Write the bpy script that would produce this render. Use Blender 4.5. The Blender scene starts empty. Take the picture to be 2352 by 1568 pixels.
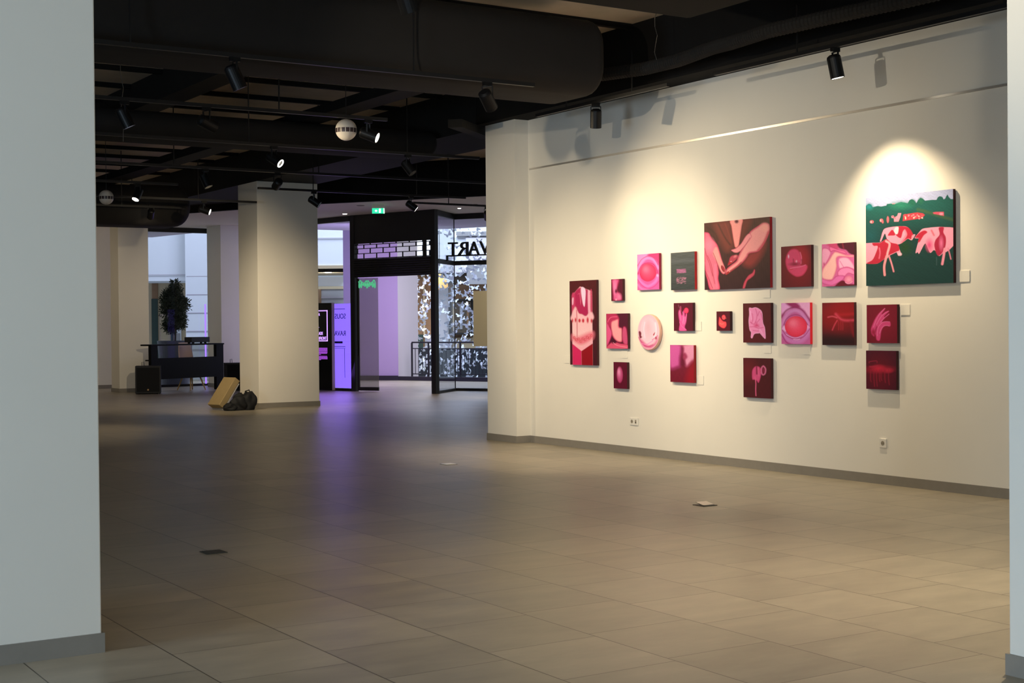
import bpy, bmesh, math, random
import numpy as np
from mathutils import Vector, Matrix, Quaternion
random.seed(7)
rng = np.random.default_rng(5)
S = bpy.context.scene
COL = S.collection

# ---------------------------------------------------------------- camera
W, H = 2352, 1568
FPX = 3261.26
TH, PI_, RO = map(math.radians, (32.4232, 0.6711, -0.4983))
CAM = np.array([0, 0, 1.5])
fw = np.array([math.sin(TH)*math.cos(PI_), math.cos(TH)*math.cos(PI_), -math.sin(PI_)])
r0 = np.array([math.cos(TH), -math.sin(TH), 0.0]); u0 = np.cross(r0, fw)
rt = math.cos(RO)*r0 + math.sin(RO)*u0
up = -math.sin(RO)*r0 + math.cos(RO)*u0
cd = bpy.data.cameras.new('camera'); cam = bpy.data.objects.new('camera', cd); COL.objects.link(cam)
cd.sensor_width = 36; cd.lens = FPX/W*36; cd.clip_end = 300
M = Matrix.Identity(4)
for i in range(3):
    M[i][0] = rt[i]; M[i][1] = up[i]; M[i][2] = -fw[i]; M[i][3] = CAM[i]
cam.matrix_world = M
S.camera = cam

# ---------------------------------------------------------------- world, daylight, exposure
wd = bpy.data.worlds.new('world'); S.world = wd; wd.use_nodes = True
bg = wd.node_tree.nodes['Background']
bg.inputs[0].default_value = (0.80, 0.88, 1.0, 1); bg.inputs[1].default_value = 0.50
S.view_settings.view_transform = 'Standard'; S.view_settings.look = 'None'
S.view_settings.gamma = 1; S.view_settings.use_curve_mapping = False
S.view_settings.exposure = 0.0

def area(name, loc, target, size, power, color, sy=None):
    l = bpy.data.lights.new(name, 'AREA'); l.energy = power; l.color = color
    l.shape = 'RECTANGLE'; l.size = size; l.size_y = sy or size
    o = bpy.data.objects.new(name, l); COL.objects.link(o); o.location = loc
    d = Vector(target) - Vector(loc); o.rotation_euler = d.to_track_quat('-Z', 'Y').to_euler()
    return o
DAY = (0.60, 0.79, 1.0)
area('daylight_window', (-4.2, -3.6, 1.5), (3.5, 4.5, .7), 5.5, 320, DAY, 1.8)
area('side_fill_light', (-6.3, 5.3, 1.5), (5.0, 4.0, 1.2), 2.4, 430, DAY, 1.8)  # cool fill added on the left for the right column, no window there

# ---------------------------------------------------------------- pixel helpers (measurement of the place)
def ray(px, py):
    return fw + rt*(px-W/2)/FPX - up*(py-H/2)/FPX
def at_z(px, py, z=0.0):
    d = ray(px, py); return CAM + d*((z-1.5)/d[2])
def at_x(px, py, x):
    d = ray(px, py); return CAM + d*(x/d[0])
def at_d(px, py, dep):
    return CAM + ray(px, py)*dep

area('skylight_over_atrium', at_d(440, 700, 41)*np.array([1, 1, 0]) + np.array([0, 0, 11.0]), at_d(440, 600, 47), 6, 600, (0.82, 0.86, 1.0))
area('skylight_over_balcony', at_d(740, 700, 40.5)*np.array([1, 1, 0]) + np.array([0, 0, 11.0]), at_d(740, 560, 44), 4, 540, (0.80, 0.86, 1.0))
area('skylight_over_gap', at_d(1060, 700, 43)*np.array([1, 1, 0]) + np.array([0, 0, 11.0]), at_d(1060, 700, 50), 6, 2300, (0.84, 0.91, 1.0))
area('corridor_daylight', (17.6, 31.4, 3.95), (17.2, 31.8, 0), 2.5, 190, (0.86, 0.84, 1.0))

# ---------------------------------------------------------------- materials
def s2l(c):
    c = np.array(c, float)/255
    return np.where(c <= .04045, c/12.92, ((c+.055)/1.055)**2.4)
def mat(name, col, rough=.6, metal=0, emit=None, es=1, noise=0, nscale=8, bump=0, spec=.5):
    m = bpy.data.materials.new(name); m.use_nodes = True
    nt = m.node_tree; b = nt.nodes['Principled BSDF']
    c = tuple(s2l(col)) + (1,)
    b.inputs['Base Color'].default_value = c
    b.inputs['Roughness'].default_value = rough; b.inputs['Metallic'].default_value = metal
    b.inputs['Specular IOR Level'].default_value = spec
    if emit is not None:
        b.inputs['Emission Color'].default_value = tuple(s2l(emit)) + (1,)
        b.inputs['Emission Strength'].default_value = es
    if noise or bump:
        tc = nt.nodes.new('ShaderNodeTexCoord'); n = nt.nodes.new('ShaderNodeTexNoise')
        n.inputs['Scale'].default_value = nscale; n.inputs['Detail'].default_value = 6
        nt.links.new(tc.outputs['Object'], n.inputs['Vector'])
        if noise:
            mx = nt.nodes.new('ShaderNodeMix'); mx.data_type = 'RGBA'
            mx.inputs[6].default_value = tuple(np.clip(np.array(c[:3])*(1-noise), 0, 1)) + (1,)
            mx.inputs[7].default_value = tuple(np.clip(np.array(c[:3])*(1+noise), 0, 1)) + (1,)
            nt.links.new(n.outputs['Fac'], mx.inputs[0]); nt.links.new(mx.outputs[2], b.inputs['Base Color'])
        if bump:
            bp = nt.nodes.new('ShaderNodeBump'); bp.inputs['Strength'].default_value = bump
            bp.inputs['Distance'].default_value = .01
            nt.links.new(n.outputs['Fac'], bp.inputs['Height']); nt.links.new(bp.outputs[0], b.inputs['Normal'])
    return m

def floor_mat():
    m = bpy.data.materials.new('floor_tiles'); m.use_nodes = True
    nt = m.node_tree; N = nt.nodes.new; L = nt.links.new; b = nt.nodes['Principled BSDF']
    tc = N('ShaderNodeTexCoord'); sp = N('ShaderNodeSeparateXYZ'); L(tc.outputs['Object'], sp.inputs[0])
    def mth(op, a, bb=None):
        n = N('ShaderNodeMath'); n.operation = op
        for i, v in enumerate((a, bb)):
            if v is None: continue
            if isinstance(v, (int, float)): n.inputs[i].default_value = v
            else: L(v, n.inputs[i])
        return n.outputs[0]
    T = 0.608
    u = mth('DIVIDE', mth('SUBTRACT', sp.outputs[0], 2.157), T)
    ci = mth('FLOOR', u)
    wn = N('ShaderNodeTexWhiteNoise'); wn.noise_dimensions = '1D'; L(ci, wn.inputs['W'])
    v = mth('ADD', mth('DIVIDE', sp.outputs[1], T), mth('MULTIPLY', wn.outputs['Value'], 1.0))
    ri = mth('FLOOR', v)
    fu = mth('FRACT', u); fv = mth('FRACT', v)
    def edge(f): return mth('MINIMUM', f, mth('SUBTRACT', 1.0, f))
    e = mth('MINIMUM', edge(fu), mth('MULTIPLY', edge(fv), 1.3))
    line = mth('LESS_THAN', e, 0.0052)
    cb = N('ShaderNodeCombineXYZ'); L(ci, cb.inputs[0]); L(ri, cb.inputs[1])
    w2 = N('ShaderNodeTexWhiteNoise'); w2.noise_dimensions = '2D'; L(cb.outputs[0], w2.inputs['Vector'])
    mp = N('ShaderNodeVectorMath'); mp.operation = 'MULTIPLY'; mp.inputs[1].default_value = (1.0, 2.6, 1); L(tc.outputs['Object'], mp.inputs[0])
    ad = N('ShaderNodeVectorMath'); ad.operation = 'ADD'; L(mp.outputs[0], ad.inputs[0]); L(w2.outputs['Color'], ad.inputs[1])
    n = N('ShaderNodeTexNoise'); n.inputs['Scale'].default_value = 2.2; n.inputs['Detail'].default_value = 9; n.inputs['Roughness'].default_value = .62
    L(ad.outputs[0], n.inputs['Vector'])
    f = mth('ADD', mth('MULTIPLY', n.outputs['Fac'], 0.75), mth('MULTIPLY', w2.outputs['Value'], 0.2))
    cr = N('ShaderNodeValToRGB'); L(f, cr.inputs[0])
    cr.color_ramp.elements[0].position = .25; cr.color_ramp.elements[0].color = tuple(s2l((135, 127, 112))) + (1,)
    cr.color_ramp.elements[1].position = .80; cr.color_ramp.elements[1].color = tuple(s2l((173, 163, 145))) + (1,)
    mx = N('ShaderNodeMix'); mx.data_type = 'RGBA'; L(line, mx.inputs[0]); L(cr.outputs[0], mx.inputs[6])
    mx.inputs[7].default_value = tuple(s2l((84, 77, 66))) + (1,)
    L(mx.outputs[2], b.inputs['Base Color'])
    L(mth('ADD', mth('MULTIPLY', n.outputs['Fac'], .14), .32), b.inputs['Roughness'])
    bp = N('ShaderNodeBump'); bp.inputs['Strength'].default_value = .25; bp.inputs['Distance'].default_value = .004
    L(mth('SUBTRACT', mth('MULTIPLY', n.outputs['Fac'], .3), line), bp.inputs['Height']); L(bp.outputs[0], b.inputs['Normal'])
    return m

def glass_mat(name, tint=(235, 240, 245), refl=.06, haze=0.0, hcol=(200, 200, 210)):
    m = bpy.data.materials.new(name); m.use_nodes = True
    nt = m.node_tree; nt.nodes.clear(); N = nt.nodes.new; L = nt.links.new
    t = N('ShaderNodeBsdfTransparent'); t.inputs[0].default_value = tuple(s2l(tint)) + (1,)
    g = N('ShaderNodeBsdfGlossy'); g.inputs['Roughness'].default_value = .02
    lw = N('ShaderNodeLayerWeight'); lw.inputs[0].default_value = .5
    pw = N('ShaderNodeMath'); pw.operation = 'POWER'; pw.inputs[1].default_value = 4.5; L(lw.outputs['Facing'], pw.inputs[0])
    md_ = N('ShaderNodeMath'); md_.operation = 'MULTIPLY_ADD'; md_.inputs[1].default_value = .8; md_.inputs[2].default_value = .012; L(pw.outputs[0], md_.inputs[0])
    a = N('ShaderNodeMixShader'); L(md_.outputs[0], a.inputs[0]); L(t.outputs[0], a.inputs[1]); L(g.outputs[0], a.inputs[2])
    out = N('ShaderNodeOutputMaterial')
    if haze:
        d = N('ShaderNodeBsdfDiffuse'); d.inputs[0].default_value = tuple(s2l(hcol)) + (1,)
        c = N('ShaderNodeMixShader'); c.inputs[0].default_value = haze; L(a.outputs[0], c.inputs[1]); L(d.outputs[0], c.inputs[2])
        L(c.outputs[0], out.inputs[0])
    else: L(a.outputs[0], out.inputs[0])
    return m

def vcol_mat(name, rough=.6):
    m = bpy.data.materials.new(name); m.use_nodes = True
    nt = m.node_tree; b = nt.nodes['Principled BSDF']
    a = nt.nodes.new('ShaderNodeAttribute'); a.attribute_name = 'paint'
    tc = nt.nodes.new('ShaderNodeTexCoord'); n = nt.nodes.new('ShaderNodeTexNoise'); n.inputs['Scale'].default_value = 110; n.inputs['Detail'].default_value = 5
    nt.links.new(tc.outputs['Object'], n.inputs['Vector'])
    mr = nt.nodes.new('ShaderNodeMapRange'); mr.inputs[3].default_value = .88; mr.inputs[4].default_value = 1.12
    nt.links.new(n.outputs['Fac'], mr.inputs[0])
    vm = nt.nodes.new('ShaderNodeVectorMath'); vm.operation = 'SCALE'
    nt.links.new(a.outputs['Color'], vm.inputs[0]); nt.links.new(mr.outputs[0], vm.inputs[3])
    nt.links.new(vm.outputs[0], b.inputs['Base Color'])
    b.inputs['Roughness'].default_value = rough; b.inputs['Specular IOR Level'].default_value = .2
    return m

MT = dict(
    wall=mat('white_wall_paint', (233, 228, 216), .75, noise=.02, nscale=3),
    floor=floor_mat(),
    skirt=mat('grey_stone_skirting', (136, 130, 120), .5, noise=.10, nscale=14),
    slab=mat('raw_concrete_slab', (192, 178, 158), .95, noise=.2, nscale=3, spec=.1),
    black=mat('black_sprayed_paint', (26, 25, 24), .9, noise=.15, nscale=5, spec=.15),
    duct=mat('black_duct_wrap', (37, 35, 33), .8, noise=.15, nscale=4, bump=.3, spec=.2),
    track=mat('black_metal', (20, 20, 21), .45),
    lamp=mat('black_lamp_metal', (15, 15, 16), .45, spec=.3),
    lens=mat('lamp_lens_lit', (255, 250, 240), .3, emit=(255, 246, 226), es=16),
    lens_off=mat('lamp_lens_dark', (40, 38, 36), .2),
    rail=mat('aluminium_picture_rail', (214, 208, 198), .28, metal=.6),
    plastic=mat('white_plastic', (232, 228, 218), .35),
    pdark=mat('socket_recess', (150, 142, 126), .5),
    hole=mat('socket_hole', (40, 34, 28), .7),
    card=mat('white_card', (234, 229, 217), .7),
    boxlid=mat('dark_floor_box_lid', (60, 58, 52), .55, noise=.1),
    steel=mat('brushed_steel', (190, 188, 182), .25, metal=.9),
    desk=mat('black_desk_laminate', (9, 9, 9), .6, spec=.2),
    eq=mat('black_cabinet', (10, 10, 10), .6),
    soffit=mat('soffit_plaster', (240, 232, 222), .8),
    osoffit=mat('corridor_ceiling_plaster', (206, 198, 216), .8),
    frame=mat('black_shopfront_frame', (24, 23, 22), .45),
    shutter=mat('dark_shutter', (30, 28, 26), .55),
    glass=glass_mat('shopfront_glass'),
    glass2=glass_mat('door_leaf_glass', (222, 224, 220), haze=.2, hcol=(190, 190, 186)),
    clad=mat('white_stone_cladding', (226, 230, 238), .6, noise=.02),
    joint=mat('cladding_joint', (168, 158, 170), .8),
    lilac=mat('violet_lit_wall', (186, 164, 208), .7),  # violet light on the corridor wall put into its base colour
    offwhite=mat('offwhite_wall_paint', (214, 208, 214), .7),
    beige=mat('beige_panel', (184, 166, 136), .7, noise=.05),
    brown=mat('brown_panel', (132, 100, 72), .7, noise=.1),
    dbrown=mat('dark_brown', (78, 66, 54), .7),
    grey=mat('grey_render', (150, 148, 152), .8),
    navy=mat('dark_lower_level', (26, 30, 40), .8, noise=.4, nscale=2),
    dgreen=mat('dark_green_panel', (34, 56, 50), .6),
    railm=mat('dark_railing_metal', (38, 36, 46), .45),
    curb=mat('dark_stone_curb', (40, 36, 50), .4),
    paper=mat('white_paper', (216, 222, 234), .7),
    leaf=mat('olive_leaves', (62, 70, 48), .6, noise=.35, nscale=9),
    bark=mat('grey_bark', (84, 74, 62), .8, noise=.2),
    pot=mat('grey_planter', (104, 106, 120), .45, noise=.06),
    seat=mat('pink_beige_shell', (190, 166, 156), .55),
    wood=mat('light_wood', (176, 142, 88), .5, noise=.12, nscale=20),
    cardbd=mat('brown_cardboard', (150, 130, 90), .8, noise=.1, nscale=10),
    bag=mat('black_bag_fabric', (12, 13, 15), .75, bump=.4),
    white=mat('white_board', (205, 200, 192), .6),
    black_s=mat('black_display_panel', (6, 6, 8), .25),
    cream=mat('cream_panel_side', (170, 156, 132), .6),
    purple=mat('purple_lightbox', (120, 90, 220), .5, emit=(142, 104, 255), es=1.6),
    pborder=mat('glowing_violet_line', (230, 200, 255), .5, emit=(196, 150, 255), es=1.6),
    ptext=mat('glowing_violet_text', (200, 120, 255), .5, emit=(196, 92, 250), es=1.0),
    pdim=mat('violet_print', (70, 48, 140), .6),
    exitg=mat('exit_green', (40, 230, 170), .4, emit=(50, 236, 176), es=1.0),
    exitw=mat('exit_white', (255, 255, 255), .4, emit=(240, 255, 250), es=1.6),
    down=mat('downlight_lit', (255, 250, 240), .4, emit=(255, 244, 226), es=4),
    shade=mat('warm_lampshade', (240, 190, 110), .6, emit=(255, 190, 100), es=.9),
    globe=mat('white_globe', (222, 214, 202), .35),
    gband=mat('globe_dark_window', (60, 44, 46), .4),
    greenrefl=mat('green_reflection_glow', (90, 200, 150), .5, emit=(84, 196, 140), es=.75),  # emission stands in for a green reflection on the door glass
)

# ---------------------------------------------------------------- mesh builder
class MB:
    def __init__(s): s.v = []; s.f = []
    def add(s, vs, fs):
        o = len(s.v); s.v += [tuple(map(float, p)) for p in vs]; s.f += [tuple(o+i for i in f) for f in fs]; return s
    def box(s, x0, x1, y0, y1, z0, z1):
        vs = [(x, y, z) for z in (z0, z1) for y in (y0, y1) for x in (x0, x1)]
        return s.add(vs, [(0, 2, 3, 1), (4, 5, 7, 6), (0, 1, 5, 4), (2, 6, 7, 3), (0, 4, 6, 2), (1, 3, 7, 5)])
    def bar(s, a, b, w, h, upv=(0, 0, 1)):
        a = Vector(a); b = Vector(b); d = (b-a).normalized(); u = Vector(upv)
        if abs(d.dot(u)) > .98: u = Vector((1, 0, 0))
        r = d.cross(u).normalized(); u = r.cross(d).normalized()
        vs = [p + r*i*w/2 + u*j*h/2 for p in (a, b) for j in (-1, 1) for i in (-1, 1)]
        return s.add(vs, [(0, 2, 3, 1), (4, 5, 7, 6), (0, 1, 5, 4), (2, 6, 7, 3), (0, 4, 6, 2), (1, 3, 7, 5)])
    def tube(s, pts, r, n=10, cap=True):
        pts = [Vector(p) for p in pts]; rs = r if hasattr(r, '__len__') else [r]*len(pts)
        base = None; vs = []; fs = []
        for i, p in enumerate(pts):
            d = (pts[min(i+1, len(pts)-1)] - pts[max(i-1, 0)]).normalized()
            if base is None:
                base = d.orthogonal().normalized()
            base = (base - d*base.dot(d)).normalized(); c = d.cross(base)
            vs += [p + (base*math.cos(t*2*math.pi/n) + c*math.sin(t*2*math.pi/n))*rs[i] for t in range(n)]
        for i in range(len(pts)-1):
            for t in range(n):
                a = i*n+t; b = i*n+(t+1) % n; fs.append((a, b, b+n, a+n))
        if cap: fs += [tuple(range(n))[::-1], tuple(range((len(pts)-1)*n, len(pts)*n))]
        return s.add(vs, fs)
    def prism(s, pts, z0, z1):
        n = len(pts)
        vs = [(x, y, z0) for x, y in pts] + [(x, y, z1) for x, y in pts]
        return s.add(vs, [tuple(range(n))[::-1], tuple(range(n, 2*n))] + [(i, (i+1) % n, n+(i+1) % n, n+i) for i in range(n)])
    def wall(s, a, b, z0, z1, t=.1, side=1):
        a = Vector((a[0], a[1])); b = Vector((b[0], b[1])); d = (b-a).normalized(); n = Vector((-d.y, d.x))*t*side
        p = [a, b, b+n, a+n]
        if side < 0: p = p[::-1]
        return s.prism([(q.x, q.y) for q in p], z0, z1)
    def lathe(s, prof, n=24, c=(0, 0, 0)):
        vs = [(c[0]+r*math.cos(t*2*math.pi/n), c[1]+r*math.sin(t*2*math.pi/n), c[2]+z) for r, z in prof for t in range(n)]
        fs = []
        for i in range(len(prof)-1):
            for t in range(n):
                a = i*n+t; b = i*n+(t+1) % n; fs.append((a, b, b+n, a+n))
        return s.add(vs, fs)
    def build(s, name, m, parent=None, bevel=0, smooth=False, loc=None, seg=2):
        me = bpy.data.meshes.new(name); me.from_pydata(s.v, [], s.f); me.update()
        bm = bmesh.new(); bm.from_mesh(me); bmesh.ops.recalc_face_normals(bm, faces=bm.faces); bm.to_mesh(me); bm.free()
        me.materials.append(MT[m] if isinstance(m, str) else m)
        if smooth:
            me.polygons.foreach_set('use_smooth', [True]*len(me.polygons))
        o = bpy.data.objects.new(name, me); COL.objects.link(o)
        if parent: o.parent = parent
        if loc is not None: o.location = loc
        if bevel:
            md = o.modifiers.new('bevel', 'BEVEL'); md.width = bevel; md.segments = seg; md.limit_method = 'ANGLE'
        return o

def tag(o, label=None, cat=None, group=None, kind=None):
    if label: o['label'] = label
    if cat: o['category'] = cat
    if group: o['group'] = group
    if kind: o['kind'] = kind
    return o
def thing(name, loc, label, cat, group=None, rz=0, kind=None):
    o = bpy.data.objects.new(name, None); COL.objects.link(o); o.location = loc; o.rotation_euler = (0, 0, rz)
    o.empty_display_size = .1
    return tag(o, label, cat, group, kind)
def struct(o, label=None, cat=None):
    return tag(o, label, cat, kind='structure')
def text_mesh(name, txt, size, m, parent, matrix, extrude=.004, mirror=False, align='LEFT'):
    c = bpy.data.curves.new(name, 'FONT'); c.body = txt; c.size = size; c.extrude = extrude; c.align_x = align
    t = bpy.data.objects.new(name, c); COL.objects.link(t)
    dg = bpy.context.evaluated_depsgraph_get(); me = bpy.data.meshes.new_from_object(t.evaluated_get(dg))
    bpy.data.objects.remove(t)
    if mirror: me.transform(Matrix.Scale(-1, 4, (1, 0, 0)))
    me.transform(matrix); me.name = name; me.materials.clear(); me.materials.append(MT[m])
    o = bpy.data.objects.new(name, me); COL.objects.link(o); o.parent = parent
    return o

# ================================================================ STRUCTURE
SLAB = 4.80
struct(MB().prism([(-7, -6), (30, -6), (30, 26), (20.6, 30.2), (19.0, 33.4), (18.35, 34.75), (17.2, 39.5), (9.0, 39.5), (-7, 39.5)], -.3, 0).build('floor', 'floor'))
cl = struct(MB().prism([(-7, -6), (30, -6), (30, 20), (21, 29.5), (17, 34), (13.2, 39), (-7, 39)], SLAB, SLAB+.4).build('ceiling', 'slab'))
for k, y in enumerate(np.arange(9.9, 30, 1.3)):
    MB().box(-6.9, 10.1, y, y+.07, SLAB-.06, SLAB).build('joist', 'black', cl)
# gallery wall
WX = 9.9
struct(MB().box(WX, WX+.25, -6, 15.16, 0, 4.10).build('wall_right', 'wall'))
struct(MB().box(9.69, WX+.25, 15.16, 15.86, 0, 4.10).build('wall_pier', 'wall'))
struct(MB().box(WX-.012, WX, -6, 15.148, 0, .088).build('baseboard_right', 'skirt'))
struct(MB().box(9.678, 9.69, 15.148, 15.872, 0, .088).box(9.69, WX, 15.148, 15.16, 0, .088).box(9.69, WX+.2, 15.86, 15.872, 0, .088).build('baseboard_pier', 'skirt'))
struct(MB().box(WX-.35, WX+.25, -6, 15.86, 4.10, SLAB).build('trim_1', 'black'))
struct(MB().box(WX, 22, 15.9, 16.1, 0, SLAB).build('wall_side', 'wall'))
struct(MB().box(-7, -6.8, -6, 36, 0, SLAB).build('wall_left', 'wall'))
# wall behind the viewer, with a window
struct(MB().box(-7, -4, -6, -5.8, 0, SLAB).box(3, 9.9, -6, -5.8, 0, SLAB).box(-4, 3, -6, -5.8, 0, .4).box(-4, 3, -6, -5.8, 3.3, SLAB).build('wall_near', 'wall'))
wn = struct(MB().box(-4, 3, -5.93, -5.91, .4, 3.3).build('window_1', 'glass'))
MB().bar((-4, -5.9, .43), (3, -5.9, .43), .06, .06).bar((-4, -5.9, 3.27), (3, -5.9, 3.27), .06, .06).bar((-.5, -5.9, .4), (-.5, -5.9, 3.3), .06, .06).bar((-3.97, -5.9, .4), (-3.97, -5.9, 3.3), .06, .06).bar((2.97, -5.9, .4), (2.97, -5.9, 3.3), .06, .06).build('window_frame', 'frame', wn)

def column(x0, x1, y0, y1, top, label):
    o = MB().box(x0, x1, y0, y1, 0, top).build('column', 'wall', bevel=.006)
    struct(o, label, 'column')
    e = .012
    MB().box(x0-e, x1+e, y0-e, y0, 0, .09).box(x0-e, x1+e, y1, y1+e, 0, .09).box(x0-e, x0, y0, y1, 0, .09).box(x1, x1+e, y0, y1, 0, .09).build('baseboard', 'skirt', o)
    return o
column(.68, 1.905, 6.57, 7.5, SLAB, 'white column in the left foreground cut off by the photo edge')
column(4.985, 6.2, 3.02, 3.94, SLAB, 'white column at the right edge of the photo, nearest the viewer')
column(10.13, 11.35, 24.7, 25.64, 4.2, 'free-standing white column in the middle, with the bags at its foot')
c0 = at_z(275, 901.2, 0); c1 = at_z(347, 899, 0)
cr_ = ray(347, 899); c1x = cr_[0]/cr_[1]*c0[1]
column(c0[0], c1x-.03, c0[1], c0[1]+.62, SLAB, 'white column left of the black reception desk')
struct(MB().box(-7, c0[0]+.9, 35.35, 35.55, 0, SLAB).build('wall_back', 'wall'))
struct(MB().box(-7, c0[0]+.9, 35.338, 35.35, 0, .09).build('baseboard_back', 'skirt'))
column(12.86, 14.0, 33.75, 34.7, 4.05, 'white column behind the right end of the black desk')
# main beam over the columns and soffit
struct(MB().box(10.13, 11.35, 16.1, 36, 4.2, SLAB).build('ceiling_beam', 'duct'), 'dark beam running over the middle column', 'beam')
struct(MB().box(.68, 1.9, 6, 35, 4.66, SLAB).build('ceiling_beam', 'duct'), 'dark beam over the left foreground column', 'beam')
struct(MB().box(6.0, 6.35, 13.0, 35, 4.44, SLAB).build('ceiling_beam', 'duct'), 'dark beam crossing the ceiling left of the big duct', 'beam')
SOF = [(10.2, 32.2), (11.0, 30.6), (12.45, 27.3), (14.7, 24.0), (17.3, 20.2), (20.6, 20.2), (17.7, 26.15), (16.42, 28.3), (15.33, 27.3), (14.46, 29.7), (13.95, 32.0), (13.25, 35.3), (10.2, 35.3)]
struct(MB().prism(SOF, 4.05, 4.12).build('soffit', 'soffit'), 'white dropped ceiling strip along the shopfront', 'ceiling')
fa = MB()
for a, b in zip(SOF[:4], SOF[1:5]): fa.wall(a, b, 4.05, SLAB, .12, -1)
struct(fa.build('soffit_fascia', 'black'), 'black edge above the white dropped ceiling', 'ceiling')

# ================================================================ SHOPFRONT
P0, P1, P2, P3, P4, P5, P6, P7 = (11.2, 35.05), (13.2, 35.2), (13.95, 32.0), (14.46, 29.69), (15.33, 27.24), (16.38, 28.23), (17.7, 26.1), (20.4, 21.5)
def L2(a, b, t): return (a[0]+(b[0]-a[0])*t, a[1]+(b[1]-a[1])*t)
def pane(name, a, b, z0, z1, m='glass', tt=.012): return MB().wall(a, b, z0, z1, tt).build(name, m)
def glazing(n, a, b, posts=()):
    o = struct(pane('window_%d' % n, a, b, .06, 3.93))
    f = MB().bar((a[0], a[1], .03), (b[0], b[1], .03), .07, .06).build('sill_rail', 'frame', o)
    f = MB().bar((a[0], a[1], 3.99), (b[0], b[1], 3.99), .07, .13).build('head_rail', 'frame', o)
    for t in posts:
        q = L2(a, b, t); MB().bar((q[0], q[1], .06), (q[0], q[1], 3.93), .012, .02).build('glass_joint', 'railm', o)
    return o
g2 = glazing(2, P0, P1)
g3 = glazing(3, P1, P2)
g4 = glazing(4, P2, P3)
g5 = glazing(5, P4, P5)
g6 = glazing(6, P5, P6, (.0,))
g7 = glazing(7, P6, P7)
# transom bars at about 2.9 m carrying the sign
for g, a, b in ((g5, P4, P5), (g6, P5, P6), (g7, P6, P7)):
    MB().bar((a[0], a[1], 2.925), (b[0], b[1], 2.925), .05, .10).build('transom_bar', 'frame', g)

# portal
dd = Vector((P4[0]-P3[0], P4[1]-P3[1], 0)); DW = dd.length; DRZ = math.atan2(dd.y, dd.x)
pt = thing('shop_portal', (P3[0], P3[1], 0), 'black steel entrance portal with brick-pattern grille above the opening', 'doorway', rz=DRZ)
pt['kind'] = 'structure'
MB().box(.04, .17, -.06, .06, 0, 4.05).build('post', 'frame', pt, .004)
MB().box(DW-.10, DW+.03, -.06, .06, 0, 4.05).build('post', 'frame', pt, .004)
MB().box(.17, DW-.10, -.05, .05, 3.39, 4.05).build('upper_panel', 'shutter', pt)
sh = MB().box(.17, DW-.10, -.05, .05, 2.62, 3.02)
for k in range(8): sh.tube([(.17, -.05, 2.66+k*.05), (DW-.10, -.05, 2.66+k*.05)], .022, 8)
sh.build('roller_shutter_box', 'shutter', pt)
g = MB(); zz = [3.02, 3.045, 3.16, 3.275, 3.36, 3.39]
x0, x1 = .17, DW-.10
for z in zz[1:-1]: g.box(x0, x1, -.012, .012, z-.008, z+.008)
bw = .40
for r in range(5):
    x = x0 + (bw/2 if r % 2 else .0) + .06
    while x < x1: g.box(x-.009, x+.009, -.012, .012, zz[r], zz[r+1]); x += bw
g.box(x1-.25, x1-.18, -.03, .03, 3.02, 3.39)
g.build('brick_pattern_grille', 'frame', pt)
# open glass leaf
hl = thing('glass_door', (P3[0]+.06, P3[1]-.20, 0), 'open glass door leaf standing in the left side of the portal', 'door', rz=DRZ+math.radians(16))
LW = .54
MB().box(.02, LW, -.006, .006, .1, 2.6).build('door_glass', 'glass2', hl)
MB().box(.0, LW, -.02, .02, 0.02, .1).build('bottom_rail', 'frame', hl)
MB().box(.0, .05, -.02, .02, .1, 2.6).build('hinge_stile', 'frame', hl)
MB().tube([(.02, -.05, .85), (.02, -.05, 1.15)], .014, 8).bar((.02, 0, .88), (.02, -.05, .88), .015, .015).bar((.02, 0, 1.12), (.02, -.05, 1.12), .015, .015).build('pull_handle', 'track', hl)
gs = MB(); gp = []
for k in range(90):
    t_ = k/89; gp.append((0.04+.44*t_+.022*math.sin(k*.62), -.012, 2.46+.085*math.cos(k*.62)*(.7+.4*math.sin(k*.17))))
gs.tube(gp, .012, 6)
gs.build('green_reflection', 'greenrefl', hl)  # reflection in the door leaf drawn as a glowing green tube

# sign on the glazing (seen from behind, mirrored)
sq = at_d(1030, 595, 31.9)
sg = thing('shop_sign', (sq[0], sq[1], 2.975), 'black shopfront lettering seen mirrored from behind, standing on the transom', 'sign', rz=math.atan2(P6[1]-P5[1], P6[0]-P5[0]))
Rx = Matrix.Rotation(math.pi/2, 4, 'X')
xx = 0.0
for ch, w in (('T', .235), ('R', .255), ('A', .265), ('V', .265), ('A', .265)):
    o = text_mesh('letter', ch, .4, 'track', sg, Rx, .03, True)
    xs = [v.co.x for v in o.data.vertices]; zs = [v.co.z for v in o.data.vertices]
    if ch == 'A' and xx > .9: bpy.data.objects.remove(o); break
    for v in o.data.vertices:
        v.co.x = xx + (v.co.x-min(xs))/(max(xs)-min(xs))*w; v.co.z = .10 + (v.co.z-min(zs))/(max(zs)-min(zs))*.285
    xx += w + .012
MB().box(-.02, 2.0, -.02, .02, .07, .10).box(-.05, -.01, -.02, .02, -.03, .10).build('underline_bar', 'track', sg)

# ================================================================ TOTEM + LIGHTBOX
tc_ = at_z(763, 897, 0); tl_ = at_z(700, 895, 0)
dv = Vector((tl_[0]-tc_[0], tl_[1]-tc_[1], 0)).normalized()
TW = 1.1
tq = thing('display_totem', (tc_[0], tc_[1], 0), 'tall black display panel with glowing violet lettering behind the middle column', 'display panel', rz=math.atan2(-dv.y, -dv.x))
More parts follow.
